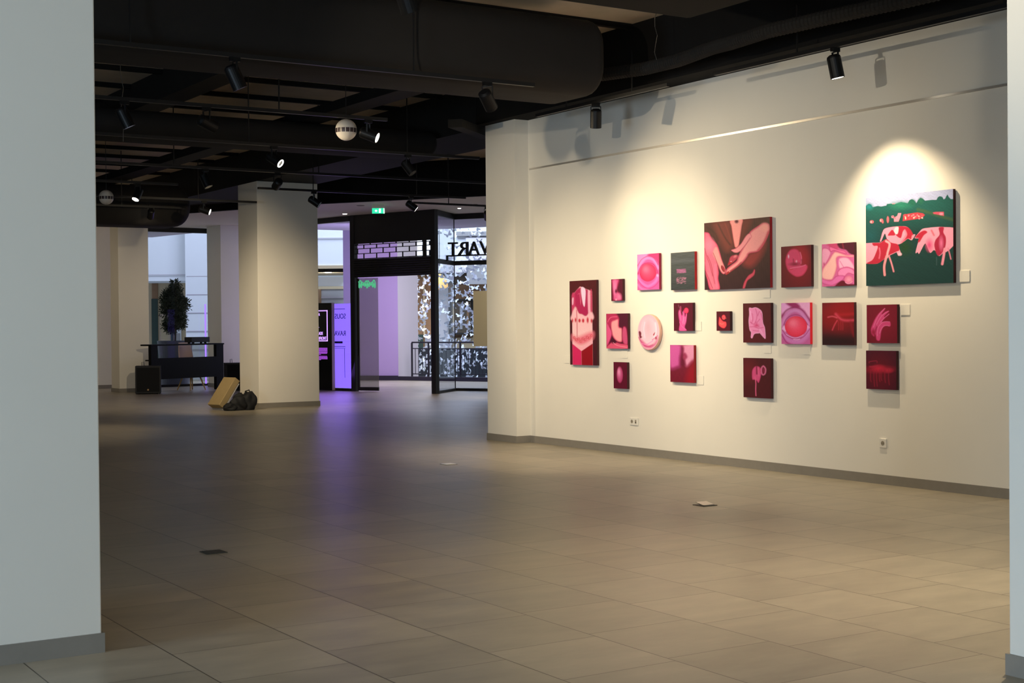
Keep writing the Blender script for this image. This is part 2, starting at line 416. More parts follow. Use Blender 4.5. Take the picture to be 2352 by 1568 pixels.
# local x runs left->right in view, origin at right corner
MB().box(-TW, 0, 0, .08, .01, 2.05).build('front_panel', 'black_s', tq)
MB().box(0, .012, 0.0, .085, .01, 2.05).build('side_panel', 'cream', tq)
def rx(px): return (px-763)*.01045
def rz_(py): return (893.5-py)*.01030
b = MB(); X1 = rx(750.5); bt = .022
b.box(-TW+.05, X1, -.008, 0, rz_(711)-bt, rz_(711)).box(-TW+.05, X1, -.008, 0, rz_(780.5)-bt/2, rz_(780.5)+bt/2).box(X1-bt, X1, -.008, 0, rz_(781), rz_(711))
b.build('border_line', 'pborder', tq)
for txt, px, py, sz in (('BA', 726, 723.5, .10), ('-', 724, 752, .10), ('RADE', 735.5, 767, .105), ('RFRONT', 746.5, 778, .105)):
    text_mesh('lettering', txt, sz, 'pborder', tq, Matrix.Translation((rx(px), -.004, rz_(py))) @ Rx @ Matrix.Diagonal((.68, 1, 1, 1)), .003, align='RIGHT')
tx = MB(); yy = 796.5
for i in range(14):
    yy = 796.5 + i*2.05
    if i == 8: tx.build('text_block', 'ptext', tq); tx = MB(); continue
    xe = 749 if i not in (7, 13) else 728
    x = 700
    while x < xe-1:
        w = random.uniform(3, 7); tx.box(rx(x), rx(min(x+w, xe)), -.004, 0, rz_(yy+1.0), rz_(yy)); x += w+.8
tx.build('text_block', 'ptext', tq)

lb = thing('lightbox', (P3[0]-.01, P3[1]+.12, 0), 'violet glowing lightbox panel just left of the entrance portal', 'lightbox', rz=math.atan2(P3[1]-P2[1], P3[0]-P2[0]))
MB().box(-1.25, .02, .10, .13, .06, 2.03).build('light_panel', 'purple', lb)
for txt, z in (('SOUS', 1.68), ('RAVA', 1.28)):
    text_mesh('mirrored_lettering', txt, .17, 'pdim', lb, Matrix.Translation((-.22, .095, z)) @ Rx, .002, True)
for bb_ in ((-1.2, -.25, 1.9, 1.912), (-1.2, -.25, 1.02, 1.032), (-1.2, -.25, .98, .988), (-.28, -.272, .3, .98), (-1.2, -.35, 1.1, 1.15)): MB().box(bb_[0], bb_[1], .092, .098, bb_[2], bb_[3]).build('printed_line', 'pdim', lb)
area('lightbox_glow', (13.95, 29.6, 1.2), (12.6, 26.5, .3), .9, 12, (.38, .20, 1.0), 1.8)
area('lightbox_glow', (13.55, 33.2, 1.2), (12.0, 33.0, 1.0), .5, .9, (.45, .25, 1.0), 1.6)
area('corridor_violet', (15.6, 31.6, 2.6), (17.4, 36.2, 2.4), 1.0, 62, (.74, .55, 1.0), 1.6)
vs_ = MB().box(0, .03, 0, .03, .06, 2.1).build('neon_strip', 'purple'); q = at_z(473, 887, 0)
vs_.location = (q[0]+.08, 34.98, 0); tag(vs_, 'thin violet light strip in the shopfront beside the column behind the desk', 'light strip')

# ================================================================ OUTSIDE: corridor + atrium
OS = [(11.2, 35.05), (13.2, 35.2), (13.95, 32.0), (14.46, 29.7), (15.33, 27.3), (16.4, 28.25), (17.7, 26.1), (20.4, 21.5), (24, 22), (20.0, 29.6), (19.28, 31.53), (18.59, 32.96), (16.52, 34.3), (15.6, 34.36), (14.5, 34.6), (13.46, 36.3), (12.92, 39.2), (11.2, 39.2)]
struct(MB().prism(OS, 4.05, 4.5).build('ceiling_corridor', 'osoffit'))
rr_ = ray(789, 700); k_ = rr_[0]/rr_[1]; s_ = (18.34-k_*34.73)/(1+.98*k_); WCL = (18.34-s_, 34.73+.98*s_)
struct(MB().wall(WCL, (18.34, 34.73), 0, 9, .2).build('wall_corridor', 'lilac'))
struct(MB().wall((18.34, 34.73), at_z(953, 871, 0)[:2] + np.array([.25, .25]), 0, 9, .2).build('wall_corridor_end', 'offwhite'))
struct(MB().wall((WCL[0]-.02, WCL[1]-.03), (18.32, 34.70), 0, .13, .03, -1).build('baseboard_corridor', 'curb'))
# curb along the void
CA = Vector((18.34, 34.73, 0)); CB = Vector((19.64, 32.19, 0)); cdir = (CB-CA).normalized()
CE = CA + cdir*6
struct(MB().bar((CA.x, CA.y, .05), (CE.x, CE.y, .05), .12, .12).build('trim_curb', 'curb'))
# railing
rlA = Vector((*at_z(938, 873, 0)[:2], 0)) + Vector((.12, .0, 0)); ln = 5.6
rl = thing('railing', rlA, 'dark metal balustrade outside the entrance in front of the paper garlands', 'railing', rz=math.atan2(cdir.y, cdir.x))
MB().box(0, ln, -.02, .02, 1.02, 1.06).build('handrail', 'railm', rl)
MB().box(0, ln, -.012, .012, .86, .885).box(0, ln, -.012, .012, .16, .185).build('cross_rail', 'railm', rl)
for x in (0, .55, .72, 1.58, 2.75, 4.0, 5.2): MB().box(x-.02, x+.02, -.02, .02, .0, 1.03).build('post', 'railm', rl)
x = .11
while x < ln-.05:
    MB().box(x-.007, x+.007, -.007, .007, .17, .87).build('baluster', 'railm', rl); x += .115

# far atrium walls, built facing the gallery; axis u = to the right, n = away
U = Vector((math.cos(TH), -math.sin(TH), 0)); Nn = Vector((math.sin(TH), math.cos(TH), 0))
def slab_(name, px0, px1, py0, py1, dep, m, th=.3, kind=True):
    a = at_d(px0, (py0+py1)/2, dep); b_ = at_d(px1, (py0+py1)/2, dep)
    zt = at_d((px0+px1)/2, py0, dep)[2]; zb = at_d((px0+px1)/2, py1, dep)[2]
    o = MB().wall(a[:2], b_[:2], zb, zt, th).build(name, m)
    if kind: struct(o)
    return o
# left view
w1 = slab_('wall_atrium_upper', 300, 426, 180, 645, 47, 'clad', 2.5)
slab_('joint_line', 300, 426, 630.5, 631.6, 46.99, 'joint', .02, False).parent = w1
w2 = slab_('wall_atrium_pilaster', 426, 560, 180, 1150, 46.5, 'clad', 1.2)
for y in (592-84, 592-42, 592, 634, 676, 718, 760, 802, 844):
    slab_('joint_line', 428, 560, y-.5, y+.6, 46.49, 'joint', .02, False).parent = w2
w3 = slab_('wall_atrium_recess', 300, 430, 600, 1150, 49.5, 'beige', .2)
for a, b_, c_, d_, m in ((349, 363, 686, 900, 'dgreen'), (349, 362, 645, 686, 'brown'), (392, 397, 645, 900, 'dgreen'), (400, 416, 700, 900, 'clad'), (400, 415, 765, 900, 'grey')):
    slab_('recess_panel', a, b_, c_, d_, 49.4, m, .05, False).parent = w3
# middle view
w4 = slab_('wall_atrium_middle', 640, 800, 180, 617, 44, 'clad', 3.0)
slab_('joint_line', 640, 800, 546, 547, 43.99, 'joint', .02, False).parent = w4
slab_('joint_line', 721, 722.5, 400, 617, 43.98, 'joint', .02, False).parent = w4
w5 = slab_('wall_atrium_balcony', 640, 800, 636, 657, 50, 'clad', .3)
struct(MB().prism([tuple(at_d(640, 700, 44)[:2]), tuple(at_d(800, 700, 44)[:2]), tuple(at_d(800, 700, 50)[:2]), tuple(at_d(640, 700, 50)[:2])], at_d(720, 617, 44)[2], at_d(720, 617, 44)[2]+.1).build('ceiling_atrium_balcony', 'beige'))
w6 = slab_('wall_atrium_lower', 640, 810, 655, 1150, 51, 'grey', .3)
slab_('fascia_strip', 640, 810, 655, 664, 50.9, 'beige', .1, False).parent = w6
slab_('recessed_door', 722, 738, 664, 760, 50.9, 'brown', .05, False).parent = w6
slab_('dark_band', 640, 810, 682, 684, 50.9, 'joint', .03, False).parent = w6
for k, (px, py) in enumerate(((754, 625), (764, 636))):
    q = at_z(px, py, at_d(720, 617, 44)[2]); o = MB().lathe([(.0, -.02), (.11, -.02), (.12, 0)], 16).build('downlight', 'down'); o.location = q
    tag(o, ('nearer' if k == 0 else 'farther') + ' round downlight under the far balcony seen above the violet totem', 'light', 'downlights under the far balcony')
pl_ = bpy.data.lights.new('balcony_light', 'POINT'); pl_.energy = 70; pl_.color = (1, .9, .75); pl_.shadow_soft_size = .15
po_ = bpy.data.objects.new('balcony_light', pl_); COL.objects.link(po_); po_.location = at_d(750, 640, 47)
# right view: lower void, shop opposite
w7 = slab_('wall_opposite_upper', 900, 1220, 180, 606, 52, 'clad', .4)
slab_('bulkhead', 1048, 1220, 531, 541, 51.8, 'grey', .6, False).parent = w7
slab_('bulkhead', 1070, 1220, 545, 606, 51.9, 'offwhite', .3, False).parent = w7
w8 = slab_('wall_opposite_band', 900, 1220, 604, 626, 51.5, 'offwhite', .3)
slab_('grey_panel', 1072, 1220, 606, 652, 51.3, 'grey', .1, False).parent = w8
w9 = slab_('wall_opposite_shop', 900, 1220, 624, 806, 53, 'brown', .3)
for a, b_, c_, d_, m in ((1003, 1072, 624, 650, 'dbrown'), (1008, 1030, 664, 800, 'offwhite'), (1030, 1086, 664, 688, 'brown'), (972, 976, 630, 770, 'beige'), (995, 1000, 640, 765, 'shade'),
                      (953, 972, 768, 800, 'dgreen'), (976, 1000, 768, 800, 'grey'), (1086, 1125, 700, 800, 'beige'), (1040, 1087, 775, 806, 'beige')):
    slab_('shop_panel', a, b_, c_, d_, 52.9, m, .06, False).parent = w9
w10 = slab_('wall_opposite_lower', 880, 1240, 800, 1400, 52.5, 'navy', .4)
# picture frame, lampshade in the opposite shop
pf = slab_('wall_picture', 1034, 1084, 690, 764, 52.6, 'dbrown', .06, False); tag(pf, 'dark framed picture on the wall of the shop opposite', 'picture')
fr = MB()
a = at_d(1033, 727, 52.55); b_ = at_d(1085, 727, 52.55); zt = at_d(1059, 688, 52.55)[2]; zb = at_d(1059, 766, 52.55)[2]
for p_, q_ in (((a[0], a[1], zt), (b_[0], b_[1], zt)), ((a[0], a[1], zb), (b_[0], b_[1], zb)), ((a[0], a[1], zb), (a[0], a[1], zt)), ((b_[0], b_[1], zb), (b_[0], b_[1], zt))):
    fr.bar(p_, q_, .06, .06)
fr.build('frame', 'frame', pf)
slab_('picture_strip', 1040, 1046, 694, 760, 52.57, 'beige', .02, False).parent = pf
slab_('picture_strip', 1056, 1062, 700, 756, 52.57, 'grey', .02, False).parent = pf
slab_('picture_strip', 1072, 1077, 692, 750, 52.57, 'brown', .02, False).parent = pf
q = at_d(1010, 664, 49)
ls = thing('pendant_lamp', q, 'warm glowing bell-shaped lampshade hanging in the shop opposite', 'lamp')
MB().lathe([(.28, 0), (.29, .14), (.24, .32), (.15, .46), (.05, .52), (.0, .53)], 24).build('lamp_shade', 'shade', ls, smooth=True)
MB().tube([(0, 0, .5), (0, 0, 2.2)], .012, 6).build('cord', 'track', ls)
q = at_d(984, 773, 51); o = MB().lathe([(0, -.07), (.05, -.05), (.07, 0), (.05, .05), (0, .07)], 12).build('lamp_bulb', 'down'); o.location = q
tag(o, 'small glowing round bulb low behind the balustrade', 'lamp')
# beige board on the inside of the right glazing
a = at_d(1087, 700, 30.3); b_ = at_d(1140, 700, 29.9)
bo = MB().wall(a[:2], b_[:2], at_d(1100, 795, 30.2)[2], at_d(1100, 668, 30.2)[2], .01).build('paper_board', mat('beige_paper', (160, 154, 134), .8))
tag(bo, 'beige paper sheet hung at the right end of the shopfront glass', 'poster')

# paper butterflies hanging in the void
def butterfly(seed):
    r = random.Random(seed); m = MB()
    for s in (-1, 1):
        t = r.uniform(.15, .7); zz_ = lambda x, y: (x*s*math.cos(t), x*math.sin(t), y)
        k = [zz_(.0, -.02), zz_(.05, .02+.02*r.random()), zz_(.11, .075), zz_(.125, .03), zz_(.085, .0), zz_(.105, -.05), zz_(.06, -.075), zz_(.02, -.05)]
        m.add(k, [tuple(range(8))])
    m.tube([(0, .0, -.05), (0, -.005, .03)], .006, 5)
    return m
protos = []
for k in range(4):
    o = butterfly(k).build('paper_butterfly', 'paper'); protos.append(o)
cnt = 0
lab = 'white paper butterfly hanging in the atrium behind the balustrade'
spots = []
tries = 0
while len(spots) < 285 and tries < 20000:
    tries += 1
    px = random.uniform(955, 1124); py = random.uniform(521, 872)
    if px < 1003 and py < 630: continue
    if py < 600 and random.random() < .25: continue
    if math.sin(px*.13+2.0)*math.sin(py*.061+px*.02) < -.55 and random.random() < .8: continue
    if any((px-a_)**2*.8+(py-b__)**2 < 58 for a_, b__, _ in spots): continue
    spots.append((px, py, random.uniform(40.5, 44.5)))
for i, (px, py, dp) in enumerate(spots):
    pr = protos[i % 4]
    o = pr if i < 4 else pr.copy()
    if i >= 4: COL.objects.link(o)
    o.location = at_d(px, py, dp); sc = random.uniform(.72, 1.22)
    o.scale = (sc, sc, sc); o.rotation_euler = (random.uniform(-.7, .7), random.uniform(-1.3, 1.3), -TH+random.uniform(-.9, .9))
    tag(o, lab, 'paper butterfly', 'paper butterflies hanging in the atrium')

# downlights and marks in the soffits
def ceil_disc(px, py, r, m, label, cat='light', sx=1.0, name='downlight'):
    q = at_z(px, py, 4.05)
    o = MB().lathe([(0, -.012), (r*.8, -.012), (r, 0)], 18).build(name, m); o.location = q; o.scale = (sx, 1, 1)
    if sx != 1: o.rotation_euler = (0, 0, -TH)
    tag(o, label, cat)
ceil_disc(792, 491, .055, 'down', 'small lit downlight in the soffit left of the entrance portal')
ceil_disc(1018, 492, .075, 'down', 'bright oblong ceiling light just outside the portal post', sx=1.6)
ceil_disc(1055, 478, .04, 'down', 'small lit downlight in the soffit above the lettering')
ceil_disc(828, 471.5, .09, 'pdark', 'dark ceiling vent above the exit sign, left one', 'vent', name='ceiling_vent')
ceil_disc(968, 465, .09, 'pdark', 'dark ceiling vent right of the hanging spotlight', 'vent', name='ceiling_vent')
ceil_disc(1092, 469, .05, 'pdark', 'small detector disc at the right end of the soffit', 'detector', name='ceiling_detector')

# exit sign
q = at_z(868, 477, 4.05)
ex = thing('exit_sign', (q[0]-.35, q[1]-.7, 4.05), 'green glowing exit sign with white figure hanging from the soffit', 'exit sign', rz=-TH)
MB().box(-.125, .12, -.025, .025, -.075, 0).build('housing', 'soffit', ex)
MB().box(-.13, .13, -.012, .012, -.185, -.075).build('sign_plate', 'exitg', ex)
MB().add([(-.075, -.0135, -.13), (-.045, -.0135, -.155), (-.015, -.0135, -.13), (-.045, -.0135, -.105)], [(0, 1, 2, 3)]).box(.015, .055, -.0145, -.0125, -.17, -.085).build('pictogram', 'exitw', ex)
MB().box(.112, .13, -.014, .014, -.185, -.078).build('edge_light', 'exitw', ex)

# ================================================================ CEILING SERVICES
def rrect_duct(name, x0, x1, y0, y1, z0, z1, r, m, label, rnd=.12, cat='air duct'):
    pts = []
    for cy, cz, a0 in ((y1-r, z1-r, 0), (y0+r, z1-r, 90), (y0+r, z0+r, 180), (y1-r, z0+r, 270)):
        for k in range(7):
            a_ = math.radians(a0+k*15); pts.append((cy+r*math.cos(a_), cz+r*math.sin(a_)))
    n = len(pts); cyc, czc = (y0+y1)/2, (z0+z1)/2
    secs = []
    xs = [(x0, 1.0)] + [(x0+(x1-rnd-x0)*k/4, 1.0) for k in range(1, 5)]
    for k in range(1, 7):
        a_ = math.radians(k*15); xs.append((x1-rnd+rnd*math.sin(a_), None if k == 99 else 1-(1-math.cos(a_))*rnd/((z1-z0)/2)))
    mb = MB(); vs = []; fs = []
    for x, sc in xs:
        vs += [(x, cyc+(p-cyc)*(1-(1-sc)*(z1-z0)/(y1-y0)), czc+(q-czc)*sc) for p, q in pts]
    for i in range(len(xs)-1):
        for t in range(n): fs.append((i*n+t, i*n+(t+1) % n, (i+1)*n+(t+1) % n, (i+1)*n+t))
    fs += [tuple(range(n)), tuple(range((len(xs)-1)*n, len(xs)*n))]
    mb.add(vs, fs); o = mb.build(name, m, smooth=False); tag(o, label, cat)
    for p in o.data.polygons: p.use_smooth = len(p.vertices) == 4
    return o
rrect_duct('air_duct', -6.7, 8.42, 11.42, 12.5, 3.79, 4.55, .26, 'duct', 'large dark flat-oval air duct crossing the ceiling towards the gallery wall')
rrect_duct('air_duct', -6.7, 9.62, 26.6, 27.9, 3.47, 4.25, .36, 'duct', 'dark rounded air duct hanging low above the left columns', .3)
rrect_duct('air_duct', 4.0, 7.9, 8.0, 9.6, 4.12, 4.72, .12, 'black', 'large black box duct at the top edge of the photo left of centre', .05)
rrect_duct('air_duct', 4.4, 10.0, 17.6, 18.5, 3.92, 4.26, .16, 'duct', 'dark duct seen between the track lights behind the big duct')
q = at_z(980, 200, 4.28)
ctr = thing('cable_tray', (q[0], 0, 4.28), 'dark cable tray running lengthwise under the ceiling beams', 'cable tray')
MB().box(-.17, .17, 13, 34, 0, .02).build('tray_base', 'duct', ctr)
MB().box(-.18, -.17, 13, 34, 0, .12).box(.17, .18, 13, 34, 0, .12).build('tray_side', 'black', ctr)
rrect_duct('air_duct', 8.0, 9.5, 4.0, 9.4, 4.5, 4.78, .04, 'black', 'black box duct along the top of the gallery wall, upper right corner', .02)
# diagonal brace at the pier
q0 = at_z(1118, 305, 4.15); q1 = at_z(1050, 285, 4.55)
o = MB().bar(at_d(1118, 310, 19.5), at_d(1045, 283, 17.6), .18, .10).build('ceiling_brace', 'duct'); tag(o, 'dark diagonal strut under the ceiling left of the pier', 'brace')
# flexible corrugated hose
pts = []
hp = [(1380, 172), (1480, 158), (1560, 138), (1640, 108), (1680, 98), (1760, 72), (1900, 40), (2060, 5), (2250, -40)]
base = [np.array(at_x(px, py, 9.05+.1*math.sin(i))) for i, (px, py) in enumerate(hp)]
N_ = 260
for k in range(N_):
    t = k/(N_-1)*(len(base)-1); i = min(int(t), len(base)-2); f = t-i; pts.append(base[i]*(1-f)+base[i+1]*f)
for _ in range(12):
    pts = [pts[0]] + [(pts[i-1]+pts[i]*2+pts[i+1])/4 for i in range(1, len(pts)-1)] + [pts[-1]]
hs = MB().tube(pts, [.062+.008*(k % 2) for k in range(N_)], 12).build('flexible_hose', 'duct', smooth=False)
tag(hs, 'dark corrugated flexible hose under the ceiling beside the gallery wall', 'hose')
# thin hanging wires
def wire(px, py, z, l, label):
    q = at_z(px, py, z); pp = [(q[0]+.02*math.sin(k*1.9), q[1], q[2]+l-k*l/8) for k in range(9)]
    o = MB().tube(pp, .004, 5).build('hanging_wire', 'steel'); tag(o, label, 'wire')
wire(771, 180, 4.0, .8, 'thin wire dangling from the big duct above the globe')
wire(281, 325, 3.6, 1.2, 'thin wire dangling below the ceiling near the left column')
wire(1507, 160, 4.1, .7, 'loose wire loop hanging from the hose near the big duct')

TZ = 3.76
def track(a, b, label, z=TZ, hang=None):
    o = thing('light_track', ((a[0]+b[0])/2, (a[1]+b[1])/2, z), label, 'light track')
    A = (a[0]-(a[0]+b[0])/2, a[1]-(a[1]+b[1])/2, .018); B = (-A[0], -A[1], .018)
    MB().bar(A, B, .038, .036).build('rail', 'track', o)
    n = max(2, int(math.dist(a, b)/2.2))
    for k in range(n):
        t = (k+.5)/n; x = A[0]+(B[0]-A[0])*t; y = A[1]+(B[1]-A[1])*t
        MB().bar((x, y, .03), (x, y, (hang or SLAB)-z), .012, .012).build('hanger_rod', 'track', o)
    return o
TY = [4.8, 6.0, 8.0, 11.3, 14.0, 16.62, 19.45, 21.9, 24.4, 26.2]
XE = [7.6, 7.6, 4.5, 7.45, 7.28, 10.05, 12.3, 7.65, 10.0, 9.3]
NAME = ['nearest', 'second nearest', 'third nearest', 'under the big duct', 'above the nearer white globe', 'behind the nearer white globe', 'passing just above the middle column', 'behind the farther globe', 'left of the middle column', 'beside the low rounded duct']
for y, xe, nm in zip(TY, XE, NAME):
    if y < 8.5: nm += ' to the viewer, above the frame'
    track((-5.5, y), (xe, y), 'black ceiling light track ' + nm, hang=None)
track((9.0, 21.9), (12.95, 21.9), 'black ceiling light track ending right of the exit sign')
track((9.2, -3), (9.2, 10.72), 'long black light track along the gallery wall', 3.93, 4.4)
track((9.2, 11.45), (9.2, 13.9), 'short black light track beside the end of the big duct', 3.93, 4.4)

def lamp(x, y, z, d, on, label, power=0, ang=50, blend=.6, col=(1.0, .80, .52), ring=False, rad=.03):
    d = Vector(d).normalized()
    t = thing('track_spotlight', (x, y, z), label, 'spotlight', 'black track spotlights')
    az = math.atan2(d.y, d.x)
    MB().box(-.045, .045, -.017, .017, -.035, 0).build('adapter', 'lamp', t)
    yk = MB().box(-.008, .008, -.058, -.05, -.17, -.035).box(-.008, .008, .05, .058, -.17, -.035).box(-.008, .008, -.058, .058, -.042, -.034).build('yoke', 'lamp', t)
    yk.rotation_euler = (0, 0, az)
    q = d.to_track_quat('-Z', 'Y')
    m = MB().lathe([(0, .10), (.035, .10), (.058, .085), (.062, .07), (.062, -.11), (.054, -.11), (.054, -.092), (0, -.092)], 24)
    bo = m.build('lamp_body', 'lamp', t); bo.location = (0, 0, -.16); bo.rotation_mode = 'QUATERNION'; bo.rotation_quaternion = q
    for p in bo.data.polygons: p.use_smooth = False
    if ring:
        MB().lathe([(.040, -.1135), (.053, -.1135), (.053, -.105), (.040, -.105), (.040, -.1135)], 24).build('lamp_lens', 'lens', bo)
    else:
        MB().lathe([(0, -.1085), (.052, -.1085), (.052, -.100)], 24).build('lamp_lens', 'lens' if on else 'lens_off', bo)
    if power:
        l = bpy.data.lights.new('spot', 'SPOT'); l.energy = power; l.color = col; l.spot_size = math.radians(ang); l.spot_blend = blend; l.shadow_soft_size = rad
        lo = bpy.data.objects.new('lamp_light', l); COL.objects.link(lo); lo.parent = t
        lo.location = Vector((0, 0, -.16)) + d*.125; lo.rotation_mode = 'QUATERNION'; lo.rotation_quaternion = q
    return t
WARM = (1.0, .81, .54)
# on the wall tracks
lamp(9.2, 9.10, 3.93, (.20, -.07, -1), True, 'lit black spotlight on the wall track above the green cow painting', 275, 88, .8, WARM)
lamp(9.2, 12.72, 3.93, (.15, .24, -1), False, 'black spotlight hanging beside the end of the big duct', 24, 84, .8, WARM)
# across the room
def tgt(a, b): return tuple(b[i]-a[i] for i in range(3))
lamp(7.05, 14.0, TZ, (2.8, -2.6, -1.5), True, 'lit spotlight in front of the nearer white globe', 385, 70, 1.0, WARM)
lamp(6.93, 11.3, TZ, (.80, .50, -.75), True, 'lit spotlight under the big duct pointing right', 440, 84, 1.0, WARM)
lamp(7.05, 16.62, TZ, (.55, -.75, -.6), True, 'spotlight showing only a glowing ring', 300, 70, 1.0, WARM, ring=True)
lamp(11.85, 21.9, TZ, (.75, -.40, -.62), True, 'lit spotlight hanging beside the green exit sign', 420, 70, 1.0, WARM)
lamp(7.0, 21.9, TZ, (-.45, -.25, -.85), True, 'lit spotlight right of the farther white globe', 160, 70, 1.0, WARM)
lamp(9.0, 24.4, TZ, (.72, -.45, -.30), True, 'lit spotlight just left of the middle column top', 120, 60, 1.0, WARM)
lamp(8.62, 26.2, TZ+.05, (.15, .75, -.55), True, 'lit spotlight shining onto the low rounded duct', 9, 90, .8, WARM)
lamp(4.45, 11.3, TZ, (.45, -.05, -1), False, 'unlit spotlight below the left part of the big duct')
lamp(4.35, 14.0, TZ, (.45, -.1, -1), False, 'unlit spotlight nearest the left column top')
lamp(8.95, 16.62, TZ, (.4, -.5, -.8), False, 'unlit wide spotlight right of the glowing ring spotlight')
lamp(10.0, 21.9, TZ, (.6, -.4, -.5), False, 'unlit spotlight above and right of the middle column')
lamp(7.2, 19.45, TZ, (.3, -.3, -.9), False, 'unlit spotlight between the globe and the middle column')
# lamps above the frame, nearer than the picture shows
lamp(3.2, 8.0, TZ, tgt((3.2, 8.0, 3.6), (9.9, 11.7, 3.3)), True, 'spotlight above the frame aimed across at the gallery wall', 290, 70, .8, (1, .88, .70), rad=.02)
lamp(4.3, 8.0, TZ, (.42, .1, -1), True, 'spotlight above the frame over the middle of the gallery floor', 60, 90, 1.0, WARM)
lamp(6.5, 6.0, TZ, (.25, -.1, -1), True, 'spotlight above the frame over the front right floor', 110, 96, 1.0, WARM)
lamp(3.9, 6.0, TZ, (.1, .1, -1), True, 'spotlight above the frame over the front left floor', 105, 90, 1.0, WARM)
lamp(6.9, 4.8, TZ, (-.15, .12, -1), True, 'spotlight above the frame next to the right column', 440, 110, 1.0, WARM)
lamp(3.3, 4.8, TZ, (1, -.72, -.32), True, 'spotlight above the frame grazing the right column', 95, 70, 1.0, WARM)
# added lamps that brighten the columns, back wall, pier and shopfront
track((7.2, 30.2), (10.3, 30.2), 'added ceiling light track hidden behind the low rounded duct', 4.4)
lamp(9.8, 30.2, 4.4, (.70, .75, -.62), True, 'added spotlight behind the low rounded duct aimed at the desk corner', 60, 70, 1.0, WARM)
lamp(7.6, 30.2, 4.4, (.15, .9, -.5), True, 'added spotlight behind the low rounded duct aimed at the back wall', 170, 100, 1.0, WARM)
lamp(8.3, 19.45, TZ, (.12, .9, -.30), True, 'added spotlight behind the ducts aimed at the middle column', 640, 56, 1.0, WARM)
lamp(6.2, 21.9, TZ, (.85, .55, -.55), True, 'added spotlight behind the ducts aimed at the side of the middle column', 520, 56, 1.0, WARM)
lamp(5.2, 14.0, TZ, (.90, .25, -.30), True, 'added spotlight left of the tray aimed at the pier', 265, 60, 1.0, WARM)
lamp(5.5, 26.2, TZ, (.8, .6, -.9), True, 'added spotlight aimed at the columns by the desk', 105, 90, 1.0, WARM)
track((12.6, 23.2), (15.6, 23.2), 'added black ceiling light track hidden behind the pier')
lamp(14.2, 23.2, TZ, (.55, .8, -.75), True, 'added spotlight hidden behind the pier aimed at the shopfront', 360, 90, 1.0, WARM)

# globes
def globe(x, y, z, label):
    t = thing('hanging_globe', (x, y, z), label, 'globe', 'white hanging globes')
    R = .118
    prof = [(R*math.sin(math.radians(a_)), -R*math.cos(math.radians(a_))) for a_ in range(0, 181, 6)]
    MB().lathe(prof, 32).build('ball', 'globe', t, smooth=True)
    b_ = MB()
    for k in range(15):
        a0 = math.radians(k*24+2); a1 = math.radians(k*24+22)
        for z0, z1 in ((-.034, -.012), (-.012, .014)):
            vs = []
            for zz_ in (z0, z1):
                for i in range(4):
                    a_ = a0+(a1-a0)*i/3; rr = math.sqrt((R+.0012)**2-zz_**2); vs.append((rr*math.cos(a_), rr*math.sin(a_), zz_))
            b_.add(vs, [(i, i+1, i+5, i+4) for i in range(3)])
    b_.build('window_band', 'gband', t)
    MB().tube([(0, 0, R-.005), (0, 0, SLAB-z)], .004, 6).build('suspension_wire', 'track', t)
q = at_z(795, 298, 3.66); globe(q[0], q[1], 3.66, 'nearer white globe with a band of dark squares, half hidden by a spotlight')
q = at_z(244, 453, 3.62); globe(q[0], q[1], 3.62, 'farther white globe with a band of dark squares, next to the left column')

# ================================================================ WALL FITTINGS
rw = MB().box(WX-.014, WX, -6, 15.12, 3.462, 3.484).build('picture_rail', 'rail'); tag(rw, 'thin metal picture-hanging rail along the gallery wall', 'picture rail')
def socket(y, z, n, label):
    t = thing('wall_socket', (WX, y, z), label, 'socket')
    w = .085 + .071*(n-1)
    MB().box(-.012, 0, -w/2, w/2, -.043, .043).build('frame_plate', 'plastic', t, .004)
    for k in range(n):
        yy_ = (k-(n-1)/2)*-.071
        if k == 0:
            q = MB().tube([(-.0135, yy_, 0), (-.005, yy_, 0)], .021, 20).build('socket_face', 'pdark', t)
            MB().tube([(-.0145, yy_-.009, 0), (-.01, yy_-.009, 0)], .0035, 8).tube([(-.0145, yy_+.009, 0), (-.01, yy_+.009, 0)], .0035, 8).build('pin_holes', 'hole', q)
        else:
            q = MB().box(-.0135, -.01, yy_-.014, yy_+.014, -.02, .02).build('data_port_cover', 'pdark', t)
            MB().box(-.015, -.013, yy_-.006, yy_+.006, -.016, -.004).build('data_port', 'hole', q)
socket(12.98, .38, 2, 'white double wall socket below the small egg painting')
socket(9.21, .38, 1, 'white single wall socket below the dark red chair painting')
LB = [((1302, 825), 'partly hidden behind the left edge of the tall cake painting'), ((1434, 813), 'under the bare neck painting'), ((1603, 749), 'right of the small hand and ball painting'),
      ((1608, 873), 'right of the blurred faces painting'), ((1760, 673), 'under the big hands painting'), ((1762, 800), 'under the folded cloth painting'), ((1852, 803), 'under the red eyeball painting'),
      ((2215, 634), 'right of the cow painting'), ((2079, 711), 'right of the glove painting')]
for (px, py), s in LB:
    q = at_x(px, py, WX-.006)
    o = MB().box(.0, .006, -.055, .055, -.048, .048).build('caption_card', 'card'); o.location = q
    tag(o, 'white caption card ' + s, 'label card', 'caption cards on the gallery wall')

